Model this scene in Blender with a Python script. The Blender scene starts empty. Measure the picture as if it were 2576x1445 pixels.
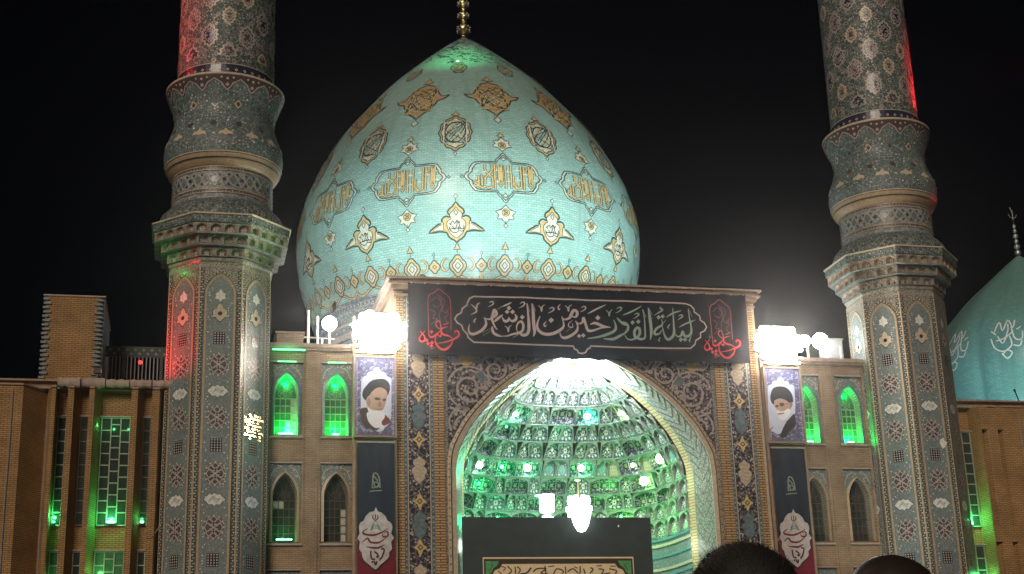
import bpy, math, random, json
from math import sin, cos, pi, sqrt, atan2, hypot, radians
from mathutils import Vector, Matrix
from mathutils.geometry import tessellate_polygon
R = random.Random(7)
SC = bpy.context.scene
COL = SC.collection
# ------------------------------------------------------------------ camera
def _camera():
    f, pitch, yaw, roll = 3652.75, radians(17.52182), radians(13.192487), radians(-1.863908)
    fw = Vector((sin(yaw)*cos(pitch), cos(yaw)*cos(pitch), sin(pitch)))
    r = Vector((cos(yaw), -sin(yaw), 0)); u = r.cross(fw)
    r2 = cos(roll)*r + sin(roll)*u; u2 = -sin(roll)*r + cos(roll)*u
    cd = bpy.data.cameras.new('camera'); co = bpy.data.objects.new('camera', cd); COL.objects.link(co)
    m = Matrix((r2, u2, -fw)).transposed().to_4x4(); m.translation = Vector((-15.579, -55, 1.5))
    co.matrix_world = m
    cd.sensor_width = 36; cd.lens = f/2576*36; cd.clip_start = .05; cd.clip_end = 4000
    SC.camera = co
_camera()
# ------------------------------------------------------------------ night sky, plaza light, exposure
w = bpy.data.worlds.new("World"); SC.world = w; w.use_nodes = True
nt = w.node_tree; nt.nodes.clear()
sky = nt.nodes.new('ShaderNodeTexSky'); sky.sky_type = 'NISHITA'; sky.sun_disc = False
SUN_EL, SUN_AZ = 24, 205
sky.sun_elevation = radians(-7); sky.sun_rotation = radians(SUN_AZ)
bg = nt.nodes.new('ShaderNodeBackground'); bg.inputs[1].default_value = .05
mx = nt.nodes.new('ShaderNodeMix'); mx.data_type = 'RGBA'; mx.inputs[0].default_value = .9
mx.inputs[7].default_value = (.010, .013, .028, 1)
nt.links.new(sky.outputs[0], mx.inputs[6]); nt.links.new(mx.outputs[2], bg.inputs[0])
out = nt.nodes.new('ShaderNodeOutputWorld'); nt.links.new(bg.outputs[0], out.inputs[0])
sd = bpy.data.lights.new('plaza_light', 'SUN'); sd.energy = 1.55; sd.angle = radians(22); sd.color = (1, .83, .66)
so = bpy.data.objects.new('plaza_light', sd); COL.objects.link(so)
_a, _e = radians(SUN_AZ), radians(SUN_EL)
so.rotation_euler = Vector((sin(_a)*cos(_e), cos(_a)*cos(_e), sin(_e))).to_track_quat('Z', 'Y').to_euler()
vs = SC.view_settings; vs.view_transform = 'Standard'; vs.look = 'None'; vs.exposure = 0; vs.gamma = 1; vs.use_curve_mapping = False
SC.cycles.max_bounces = 6; SC.cycles.diffuse_bounces = 3; SC.cycles.glossy_bounces = 3; SC.cycles.sample_clamp_indirect = 4
SC.cycles.volume_bounces = 0
def lamp(name, kind, loc, energy, color, size=.1, aim=None, spot=60, blend=.6):
    d = bpy.data.lights.new(name, kind); d.energy = energy; d.color = color
    if kind == 'AREA': d.size = size
    else: d.shadow_soft_size = size
    if kind == 'SPOT': d.spot_size = radians(spot); d.spot_blend = blend
    o = bpy.data.objects.new(name, d); COL.objects.link(o); o.location = loc
    if aim: o.rotation_euler = (Vector(loc)-Vector(aim)).to_track_quat('Z', 'Y').to_euler()
    return o
# ------------------------------------------------------------------ materials
MATS = {}
def _n(t, typ, **k):
    n = t.nodes.new(typ)
    for a, b in k.items(): setattr(n, a, b)
    return n
def _mix(t, fac, a, b):
    m = _n(t, 'ShaderNodeMix', data_type='RGBA')
    for i, v in ((0, fac), (6, a), (7, b)):
        if hasattr(v, 'is_linked'): t.links.new(v, m.inputs[i])
        elif i: m.inputs[i].default_value = (*v[:3], 1)
        else: m.inputs[0].default_value = v
    return m.outputs[2]
def _ramp(t, src, a, b):
    m = _n(t, 'ShaderNodeMapRange'); t.links.new(src, m.inputs[0]); m.inputs[1].default_value = a; m.inputs[2].default_value = b
    return m.outputs[0]
def _start(name, rough, metal=0, spec=.5):
    m = bpy.data.materials.new(name); m.use_nodes = True; t = m.node_tree
    b = t.nodes['Principled BSDF']; b.inputs['Roughness'].default_value = rough; b.inputs['Metallic'].default_value = metal
    b.inputs['Specular IOR Level'].default_value = spec
    MATS[name] = m; return m, t, b
def _bump(t, b, h, s, d=.02):
    n = _n(t, 'ShaderNodeBump'); n.inputs['Strength'].default_value = s; n.inputs['Distance'].default_value = d
    t.links.new(h, n.inputs['Height']); t.links.new(n.outputs[0], b.inputs['Normal'])
def mat(name, col, rough=.5, metal=0, var=.18, scale=5, bump=.2, stretch=(1, 1, 1), spec=.5):
    m, t, b = _start(name, rough, metal, spec)
    tc = _n(t, 'ShaderNodeTexCoord'); mp = _n(t, 'ShaderNodeMapping'); mp.inputs['Scale'].default_value = stretch
    t.links.new(tc.outputs['Object'], mp.inputs[0])
    n = _n(t, 'ShaderNodeTexNoise'); n.inputs['Scale'].default_value = scale; n.inputs['Detail'].default_value = 6
    t.links.new(mp.outputs[0], n.inputs['Vector'])
    c = _mix(t, _ramp(t, n.outputs[0], .3, .7), [x*(1-var) for x in col], [min(1, x*(1+var)) for x in col])
    t.links.new(c, b.inputs['Base Color'])
    if bump: _bump(t, b, n.outputs[0], bump)
    return m
def _wallvec(t, sx, sz):
    tc = _n(t, 'ShaderNodeTexCoord'); s = _n(t, 'ShaderNodeSeparateXYZ'); t.links.new(tc.outputs['Object'], s.inputs[0])
    a = _n(t, 'ShaderNodeMath', operation='ADD'); t.links.new(s.outputs[0], a.inputs[0]); t.links.new(s.outputs[1], a.inputs[1])
    c = _n(t, 'ShaderNodeCombineXYZ'); t.links.new(a.outputs[0], c.inputs[0]); t.links.new(s.outputs[2], c.inputs[1])
    mp = _n(t, 'ShaderNodeMapping'); mp.inputs['Scale'].default_value = (sx, sz, 1); t.links.new(c.outputs[0], mp.inputs[0])
    return tc, mp.outputs[0]
def brick(name, c1, c2, mortar, bw=.24, rh=.075, rough=.75, ms=.012, dirt=.35):
    m, t, b = _start(name, rough, 0, .3)
    tc, v = _wallvec(t, 1, 1)
    k = _n(t, 'ShaderNodeTexBrick'); t.links.new(v, k.inputs['Vector'])
    k.inputs['Color1'].default_value = (*c1, 1); k.inputs['Color2'].default_value = (*c2, 1); k.inputs['Mortar'].default_value = (*mortar, 1)
    k.inputs['Scale'].default_value = 1; k.inputs['Brick Width'].default_value = bw; k.inputs['Row Height'].default_value = rh
    k.inputs['Mortar Size'].default_value = ms; k.inputs['Bias'].default_value = 0
    n = _n(t, 'ShaderNodeTexNoise'); n.inputs['Scale'].default_value = .9; n.inputs['Detail'].default_value = 7; n.inputs['Roughness'].default_value = .65
    t.links.new(tc.outputs['Object'], n.inputs['Vector'])
    dk = _mix(t, _ramp(t, n.outputs[0], .35, .7), (1-dirt,)*3, (1, 1, 1))
    mm = _n(t, 'ShaderNodeMix', data_type='RGBA', blend_type='MULTIPLY'); mm.inputs[0].default_value = 1
    t.links.new(k.outputs[0], mm.inputs[6]); t.links.new(dk, mm.inputs[7]); t.links.new(mm.outputs[2], b.inputs['Base Color'])
    inv = _n(t, 'ShaderNodeMath', operation='SUBTRACT'); inv.inputs[0].default_value = 1; t.links.new(k.outputs['Fac'], inv.inputs[1])
    _bump(t, b, inv.outputs[0], .7, .02)
    return m
def fleck(name, base, pale, dark, scale=6, rough=.3, thr=.28, mid=None, streak=(1, 1, 1)):
    """glazed mosaic: dark ground, thin coiling stems and many small pale blossoms"""
    m, t, b = _start(name, rough)
    tc = _n(t, 'ShaderNodeTexCoord'); mp = _n(t, 'ShaderNodeMapping'); mp.inputs['Scale'].default_value = streak
    t.links.new(tc.outputs['Object'], mp.inputs[0])
    v = _n(t, 'ShaderNodeTexVoronoi'); v.inputs['Scale'].default_value = scale; v.inputs['Randomness'].default_value = .75; t.links.new(mp.outputs[0], v.inputs['Vector'])
    v2 = _n(t, 'ShaderNodeTexVoronoi', feature='DISTANCE_TO_EDGE'); v2.inputs['Scale'].default_value = scale*.55; t.links.new(mp.outputs[0], v2.inputs['Vector'])
    n = _n(t, 'ShaderNodeTexNoise'); n.inputs['Scale'].default_value = 1.3; n.inputs['Detail'].default_value = 5; t.links.new(tc.outputs['Object'], n.inputs['Vector'])
    c = _mix(t, _ramp(t, n.outputs[0], .35, .65), base, dark)
    c = _mix(t, _ramp(t, v2.outputs['Distance'], .1, .045), c, mid or [x*.6+y*.4 for x, y in zip(base, pale)])
    c = _mix(t, _ramp(t, v.outputs['Distance'], thr, thr*.6), c, pale)
    t.links.new(c, b.inputs['Base Color']); _bump(t, b, v.outputs['Distance'], .25, .01)
    return m
def emit(name, col, s):
    m, t, b = _start(name, .4); b.inputs['Base Color'].default_value = (*col, 1)
    b.inputs['Emission Color'].default_value = (*col, 1); b.inputs['Emission Strength'].default_value = s
    return m
def cylvec_tile(name, c1, c2, rad, rough=.28):
    """glazed brick laid in courses round a dome"""
    m, t, b = _start(name, rough)
    tc = _n(t, 'ShaderNodeTexCoord'); s = _n(t, 'ShaderNodeSeparateXYZ'); t.links.new(tc.outputs['Object'], s.inputs[0])
    a = _n(t, 'ShaderNodeMath', operation='ARCTAN2'); t.links.new(s.outputs[0], a.inputs[0]); t.links.new(s.outputs[1], a.inputs[1])
    ml = _n(t, 'ShaderNodeMath', operation='MULTIPLY'); t.links.new(a.outputs[0], ml.inputs[0]); ml.inputs[1].default_value = rad
    c = _n(t, 'ShaderNodeCombineXYZ'); t.links.new(ml.outputs[0], c.inputs[0]); t.links.new(s.outputs[2], c.inputs[1])
    mp = _n(t, 'ShaderNodeMapping'); mp.inputs['Scale'].default_value = (1.6, 9, 1); t.links.new(c.outputs[0], mp.inputs[0])
    n = _n(t, 'ShaderNodeTexNoise'); n.inputs['Scale'].default_value = 1.6; n.inputs['Detail'].default_value = 6; t.links.new(mp.outputs[0], n.inputs['Vector'])
    k = _n(t, 'ShaderNodeTexBrick'); t.links.new(c.outputs[0], k.inputs['Vector']); k.inputs['Scale'].default_value = 1
    k.inputs['Brick Width'].default_value = .3; k.inputs['Row Height'].default_value = .12; k.inputs['Mortar Size'].default_value = .008
    k.inputs['Color1'].default_value = (*c1, 1); k.inputs['Color2'].default_value = (*[x*.8 for x in c1], 1); k.inputs['Mortar'].default_value = (*[x*.55 for x in c2], 1)
    n2 = _n(t, 'ShaderNodeTexNoise'); n2.inputs['Scale'].default_value = .5; n2.inputs['Detail'].default_value = 4; t.links.new(tc.outputs['Object'], n2.inputs['Vector'])
    cc = _mix(t, _ramp(t, n.outputs[0], .56, .72), k.outputs[0], c2)
    cc = _mix(t, _ramp(t, n2.outputs[0], .5, .8), cc, [x*.75 for x in c1])
    mp3 = _n(t, 'ShaderNodeMapping'); mp3.inputs['Scale'].default_value = (2.2, .16, 1); t.links.new(c.outputs[0], mp3.inputs[0])
    n3 = _n(t, 'ShaderNodeTexNoise'); n3.inputs['Scale'].default_value = 1; n3.inputs['Detail'].default_value = 7; t.links.new(mp3.outputs[0], n3.inputs['Vector'])
    cc = _mix(t, _ramp(t, n3.outputs[0], .54, .72), cc, [x*.68 for x in c1])
    t.links.new(cc, b.inputs['Base Color']); _bump(t, b, n.outputs[0], .35, .03)
    return m
brick('brick_tan', (.53, .385, .25), (.45, .32, .205), (.32, .23, .155), dirt=.45)
brick('brick_ochre', (.55, .335, .145), (.47, .28, .12), (.22, .12, .05), dirt=.4)
brick('brick_gold', (.62, .42, .20), (.5, .32, .15), (.16, .09, .05), bw=.5, rh=.105, ms=.02, dirt=.15)
brick('brick_yellow', (.60, .50, .26), (.54, .44, .22), (.25, .2, .1), bw=.6, rh=.12, ms=.016, dirt=.15)
brick('brick_jamb', (.40, .38, .28), (.34, .32, .24), (.2, .19, .14), bw=.6, rh=.1, ms=.02, dirt=.15)
mat('stone_coping', (.42, .33, .28), .8); mat('cornice_tan', (.33, .23, .16), .7, bump=.3)
mat('cream_tile', (.56, .47, .35), .35, scale=9); mat('white_tile', (.72, .72, .68), .3, scale=9); mat('yellow_tile', (.66, .50, .20), .3, scale=9)
mat('ochre_tile', (.42, .31, .20), .4, scale=12); mat('outline_tile', (.03, .06, .07), .3); mat('navy_tile', (.03, .035, .07), .25)
mat('teal_tile', (.10, .30, .31), .3, scale=8); mat('bluegrey_tile', (.14, .19, .21), .3, scale=8, var=.3); mat('red_tile', (.085, .06, .065), .35); mat('lattice_tile', (.42, .37, .35), .35, scale=9)
mat('pink_tile', (.46, .37, .34), .35); mat('gold_metal', (.75, .60, .30), .3, 1, bump=.05); mat('black_tile', (.012, .013, .016), .3)
mat('silver_metal', (.55, .55, .52), .4, .9); mat('dark_metal', (.05, .05, .05), .5, .5); mat('white_paint', (.72, .72, .70), .5)
emit('lamp_roof', (.94, 1, .98), 45); mat('mirror_tile', (.70, .52, .28), .17, .9, bump=.15, scale=30); mat('grey_plastic', (.25, .25, .25), .5)
fleck('flower_navy', (.030, .030, .048), (.40, .36, .36), (.02, .02, .03), 8, thr=.36, mid=(.16, .13, .13))
fleck('flower_grey', (.165, .215, .21), (.54, .54, .53), (.125, .17, .17), 13, thr=.28, mid=(.20, .225, .23), rough=.42)
fleck('flower_deep', (.06, .098, .09), (.42, .43, .40), (.04, .07, .066), 8, thr=.30, mid=(.17, .18, .17), rough=.6)
fleck('flower_bulb', (.105, .16, .155), (.48, .49, .47), (.07, .115, .112), 8, thr=.27, mid=(.18, .205, .21), rough=.55)
fleck('flower_tan', (.30, .285, .25), (.56, .54, .48), (.24, .23, .20), 12, thr=.28, mid=(.15, .12, .09))
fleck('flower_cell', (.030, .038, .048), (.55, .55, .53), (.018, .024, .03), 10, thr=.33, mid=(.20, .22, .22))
fleck('flower_drum', (.20, .24, .26), (.5, .48, .44), (.14, .17, .2), 5, thr=.2, streak=(1, 1, 2), rough=.55)
mat('cell_rim', (.24, .26, .215), .45, scale=14, var=.35)
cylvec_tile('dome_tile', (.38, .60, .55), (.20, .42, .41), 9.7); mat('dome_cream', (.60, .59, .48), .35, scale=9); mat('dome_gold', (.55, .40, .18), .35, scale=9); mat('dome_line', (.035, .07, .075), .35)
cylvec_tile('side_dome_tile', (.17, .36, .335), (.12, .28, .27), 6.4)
mat('glass_dark', (.035, .045, .04), .12, spec=.8, bump=.03); mat('glass_green_lit', (.05, .16, .07), .2, spec=.7, bump=.03)
mat('glass_lit_tone', (.5, .52, .46), .3, bump=.05); mat('muntin_lit', (.30, .34, .28), .4); mat('muntin_unlit', (.10, .075, .055), .5)
mat('banner_black', (.008, .008, .014), .9, var=.3, scale=1.1, bump=.6, spec=.15); mat('letter_pink', (.62, .53, .51), .8, var=.08)
mat('letter_green', (.34, .47, .39), .8, var=.12); mat('letter_red', (.85, .07, .09), .8); mat('letter_faint', (.26, .06, .08), .8)
mat('letter_rose', (.58, .10, .12), .8)
mat('cloth_navy', (.014, .023, .040), .85, scale=1.2, bump=.3); mat('cloth_crimson', (.19, .012, .03), .85, scale=1.2, bump=.3)
mat('cloth_white', (.50, .45, .44), .85); mat('letter_maroon', (.16, .015, .02), .8); mat('letter_brown', (.05, .015, .015), .8); mat('letter_sage', (.28, .33, .27), .8)
mat('print_violet', (.12, .11, .19), .6, scale=14, var=.5); mat('print_lilac', (.48, .47, .66), .6); mat('print_white', (.62, .65, .76), .6, var=.05)
mat('print_skin', (.50, .33, .23), .6, var=.08); mat('print_beard', (.80, .80, .80), .6, var=.05); mat('print_black', (.02, .018, .02), .6)
mat('print_brown', (.075, .045, .035), .6); mat('print_maroon', (.22, .04, .05), .6); mat('print_shade', (.33, .20, .15), .6); mat('print_lip', (.36, .18, .15), .6)
mat('board_dark', (.035, .050, .052), .7, scale=1.5, bump=.2); mat('board_cream', (.85, .68, .42), .6, var=.06); mat('board_black', (.04, .028, .018), .6)
mat('board_green', (.10, .36, .13), .6, var=.3)
mat('asphalt', (.06, .058, .055), .8, scale=30, bump=.5); mat('hair_black', (.008, .0065, .006), .7); mat('hair_brown', (.018, .011, .008), .55)
mat('skin', (.40, .22, .15), .5, var=.1); mat('shirt_dark', (.03, .03, .035), .9); mat('shirt_blue', (.05, .07, .11), .9); mat('trousers', (.02, .02, .022), .9)
emit('lamp_warm', (1, .90, .76), 330); emit('lamp_white', (.93, 1, .97), 14); emit('lamp_globe', (.95, 1, .98), 9); emit('lamp_green', (.10, 1, .30), 5)
emit('lamp_cyan', (.25, 1, .62), 9); emit('lamp_apex', (.85, 1, .97), 12); emit('lamp_bulb', (.7, 1, .88), 12); emit('lamp_lime', (.6, 1, .45), 9)
emit('lamp_red', (1, .05, .05), 2)
# ------------------------------------------------------------------ mesh helpers
class MB:
    def __init__(s): s.v = []; s.f = []; s.m = []; s.names = []
    def mi(s, m):
        if m not in s.names: s.names.append(m)
        return s.names.index(m)
    def add(s, vs, fs, m):
        o = len(s.v); s.v += [tuple(p) for p in vs]; i = s.mi(m)
        for f in fs: s.f.append(tuple(o+k for k in f)); s.m.append(i)
    def box(s, x0, x1, y0, y1, z0, z1, m):
        s.add([(x, y, z) for z in (z0, z1) for y in (y0, y1) for x in (x0, x1)],
              [(0, 2, 3, 1), (4, 5, 7, 6), (0, 1, 5, 4), (2, 6, 7, 3), (0, 4, 6, 2), (1, 3, 7, 5)], m)
    def prism(s, poly, y0, y1, m):          # polygon in X,Z between two depths
        n = len(poly); tr = tessellate_polygon([[Vector((x, z, 0)) for x, z in poly]])
        s.add([(x, y0, z) for x, z in poly]+[(x, y1, z) for x, z in poly],
              [tuple(t) for t in tr]+[tuple(n+k for k in reversed(t)) for t in tr]+[(i, (i+1) % n, n+(i+1) % n, n+i) for i in range(n)], m)
    def flat(s, poly, y, m):
        s.add([(x, y, z) for x, z in poly], [tuple(t) for t in tessellate_polygon([[Vector((x, z, 0)) for x, z in poly]])], m)
    def lathe(s, prof, seg, m, c=(0, 0), a0=0., a1=2*pi):
        full = abs(a1-a0-2*pi) < 1e-6; k = seg if full else seg+1; vs = []
        for r, z in prof:
            for i in range(k):
                a = a0+(a1-a0)*i/seg; vs.append((c[0]+r*sin(a), c[1]-r*cos(a), z))
        fs = []
        for j in range(len(prof)-1):
            for i in range(seg):
                i2 = (i+1) % k; fs.append((j*k+i, j*k+i2, (j+1)*k+i2, (j+1)*k+i))
        s.add(vs, fs, m)
    def tube(s, pts, r, m, n=6):
        pts = [Vector(p) for p in pts]; vs = []; fs = []
        for i, p in enumerate(pts):
            d = (pts[min(i+1, len(pts)-1)]-pts[max(i-1, 0)]).normalized(); a = d.orthogonal().normalized(); b = d.cross(a)
            rr = r[i] if isinstance(r, (list, tuple)) else r
            vs += [p+(a*cos(2*pi*k/n)+b*sin(2*pi*k/n))*rr for k in range(n)]
        for i in range(len(pts)-1):
            for k in range(n): fs.append((i*n+k, i*n+(k+1) % n, (i+1)*n+(k+1) % n, (i+1)*n+k))
        fs += [tuple(range(n)), tuple(reversed(range((len(pts)-1)*n, len(pts)*n)))]
        s.add(vs, fs, m)
    def mesh(s, name, smooth=False):
        me = bpy.data.meshes.new(name); me.from_pydata(s.v, [], s.f)
        for m in s.names: me.materials.append(MATS[m])
        me.polygons.foreach_set('material_index', s.m)
        if smooth: me.polygons.foreach_set('use_smooth', [True]*len(s.f))
        me.update(); return me
    def build(s, name, parent=None, smooth=False, loc=None, rot=0, **props):
        return put(name, s.mesh(name, smooth), parent, loc, rot, **props)
def put(name, me, parent=None, loc=None, rot=0, scale=None, **props):
    o = bpy.data.objects.new(name, me); COL.objects.link(o)
    if parent: o.parent = parent
    if loc: o.location = loc
    if rot: o.rotation_euler = (0, 0, rot) if not isinstance(rot, (tuple, list)) else rot
    if scale: o.scale = scale
    for k, v in props.items(): o[k] = v
    return o
def thing(name, label, cat, loc=(0, 0, 0), rot=0, group=None, **p):
    o = put(name, None, None, loc, rot, label=label, category=cat, **p)
    if group: o['group'] = group
    return o
def copy_tree(o, parent=None):
    c = o.copy(); COL.objects.link(c); c.parent = parent
    for ch in list(KIDS.get(o.name, ())): copy_tree(ch, c)
    return c
KIDS = {}
def index_kids():
    KIDS.clear()
    for o in bpy.data.objects:
        if o.parent: KIDS.setdefault(o.parent.name, []).append(o)
# curves
def sm(pts, n=4, closed=False):
    if len(pts) < 3: return list(pts)
    P = list(pts); o = []; N = len(P)
    rng = range(N) if closed else range(N-1)
    for i in rng:
        g = (lambda k: P[k % N]) if closed else (lambda k: P[max(0, min(N-1, k))])
        a, b, c, d = g(i-1), g(i), g(i+1), g(i+2)
        for j in range(n):
            t = j/n; t2 = t*t; t3 = t2*t
            o.append(tuple(.5*((2*b[q])+(-a[q]+c[q])*t+(2*a[q]-5*b[q]+4*c[q]-d[q])*t2+(-a[q]+3*b[q]-3*c[q]+d[q])*t3) for q in (0, 1)))
    if not closed: o.append(P[-1])
    return o
def mirror(h): return h+[(-x, y) for x, y in reversed(h) if abs(x) > 1e-6]
def dense(pts, step, closed=False):
    P = list(pts)+([pts[0]] if closed else []); o = [P[0]]
    for a, b in zip(P, P[1:]):
        k = max(1, int(hypot(b[0]-a[0], b[1]-a[1])/step))
        o += [(a[0]+(b[0]-a[0])*i/k, a[1]+(b[1]-a[1])*i/k) for i in range(1, k+1)]
    return o[:-1] if closed else o
def rib(mb, M, pts, wd, h, m, closed=False, step=None, taper=False, at=(0, 0)):
    """an inlaid line of width wd along pts (u,v), h proud of the surface M(u,v,h)"""
    if step: pts = dense(pts, step, closed)
    n = len(pts); L = []; Rr = []
    for i, p in enumerate(pts):
        a = pts[(i-1) % n] if closed or i else pts[0]; b = pts[(i+1) % n] if closed or i < n-1 else pts[-1]
        dx, dy = b[0]-a[0], b[1]-a[1]; q = hypot(dx, dy) or 1; ww = wd/2
        if taper: ww *= .25+.75*min(1, 3.2*min(i, n-1-i)/(n-1))
        L.append(M(at[0]+p[0]-dy/q*ww, at[1]+p[1]+dx/q*ww, h)); Rr.append(M(at[0]+p[0]+dy/q*ww, at[1]+p[1]-dx/q*ww, h))
    k = n if closed else n-1
    mb.add(L+Rr, [(i, (i+1) % n, n+(i+1) % n, n+i) for i in range(k)], m)
def fill(mb, M, pts, h, m, c=None, rings=1, at=(0, 0)):
    n = len(pts); c = c or (sum(p[0] for p in pts)/n, sum(p[1] for p in pts)/n)
    vs = [M(at[0]+c[0], at[1]+c[1], h)]
    for j in range(1, rings+1):
        t = j/rings; vs += [M(at[0]+c[0]+(x-c[0])*t, at[1]+c[1]+(y-c[1])*t, h) for x, y in pts]
    fs = [(0, 1+i, 1+(i+1) % n) for i in range(n)]
    for j in range(rings-1):
        fs += [(1+j*n+i, 1+(j+1)*n+i, 1+(j+1)*n+(i+1) % n, 1+j*n+(i+1) % n) for i in range(n)]
    mb.add(vs, fs, m)
def lobes(w, h, n=8, amp=.1, k=48, point=.12):
    o = []
    for i in range(k):
        a = 2*pi*i/k; r = 1+amp*abs(cos(n*a/2))-amp+point*max(0, abs(sin(a))-.9)*10*.5
        o.append((w/2*cos(a)*r, h/2*sin(a)*r))
    return o
def disc(r, k=8, c=(0, 0)): return [(c[0]+r*cos(2*pi*i/k), c[1]+r*sin(2*pi*i/k)) for i in range(k)]
def diam(a, b=None, c=(0, 0)): b = b or a; return [(c[0]+a, c[1]), (c[0], c[1]+b), (c[0]-a, c[1]), (c[0], c[1]-b)]
def scl(pts, s, c=(0, 0)): return [(c[0]+(x-c[0])*s, c[1]+(y-c[1])*s) for x, y in pts]
def flatM(y): return lambda u, v, h: (u, y-h, v)
ARCH = [(1, 0), (.985, .15), (.93, .28), (.86, .40), (.78, .50), (.69, .60), (.60, .68), (.52, .745), (.375, .84), (.2, .93), (0, 1)]
def arch(w, zs, za, z0=None, cx=0, smooth=2):
    """outline of a pointed arch: up the left jamb, over the apex, down the right jamb"""
    h = sm(ARCH, smooth); L = [(-x*w, zs+y*(za-zs)) for x, y in h]; o = L+[(-x, z) for x, z in reversed(L[:-1])]
    if z0 is not None: o = [(-w, z0)]+o+[(w, z0)]
    return [(cx+x, z) for x, z in o]
def arch_plate(mb, x0, x1, z0, z1, w, zs, za, y, m, cx=None):
    """a plate in the X,Z plane at depth y with a pointed opening standing on its lower edge"""
    cx = (x0+x1)/2 if cx is None else cx
    A = arch(w, zs, za, z0, cx); O = []
    for x, z in A:
        if z <= zs+1e-6: O.append((x0 if x < cx else x1, z)); continue
        dx, dz = x-cx, z-zs; t = 1e9
        if dx < -1e-6: t = min(t, (x0-cx)/dx)
        if dx > 1e-6: t = min(t, (x1-cx)/dx)
        if dz > 1e-6: t = min(t, (z1-zs)/dz)
        O.append((cx+dx*t, zs+dz*t))
    n = len(A); vs = [(x, y, z) for x, z in A]+[(x, y, z) for x, z in O]; fs = [(i, i+1, n+i+1, n+i) for i in range(n-1)]
    for i in range(n-1):
        a, b = O[i], O[i+1]
        if abs(a[0]-x0) < 1e-5 and abs(b[0]-x0) > 1e-5: vs.append((x0, y, z1)); fs.append((n+i, n+i+1, len(vs)-1))
        if abs(b[0]-x1) < 1e-5 and abs(a[0]-x1) > 1e-5: vs.append((x1, y, z1)); fs.append((n+i, n+i+1, len(vs)-1))
    mb.add(vs, fs, m); return A
def reveal(mb, A, y0, y1, m, k=1, cx=0, closed=False):
    n = len(A); B = [(cx+(x-cx)*k, z) for x, z in A]
    mb.add([(x, y0, z) for x, z in A]+[(x, y1, z) for x, z in B], [(i, n+i, n+(i+1) % n, (i+1) % n) for i in range(n if closed else n-1)], m)
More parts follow.
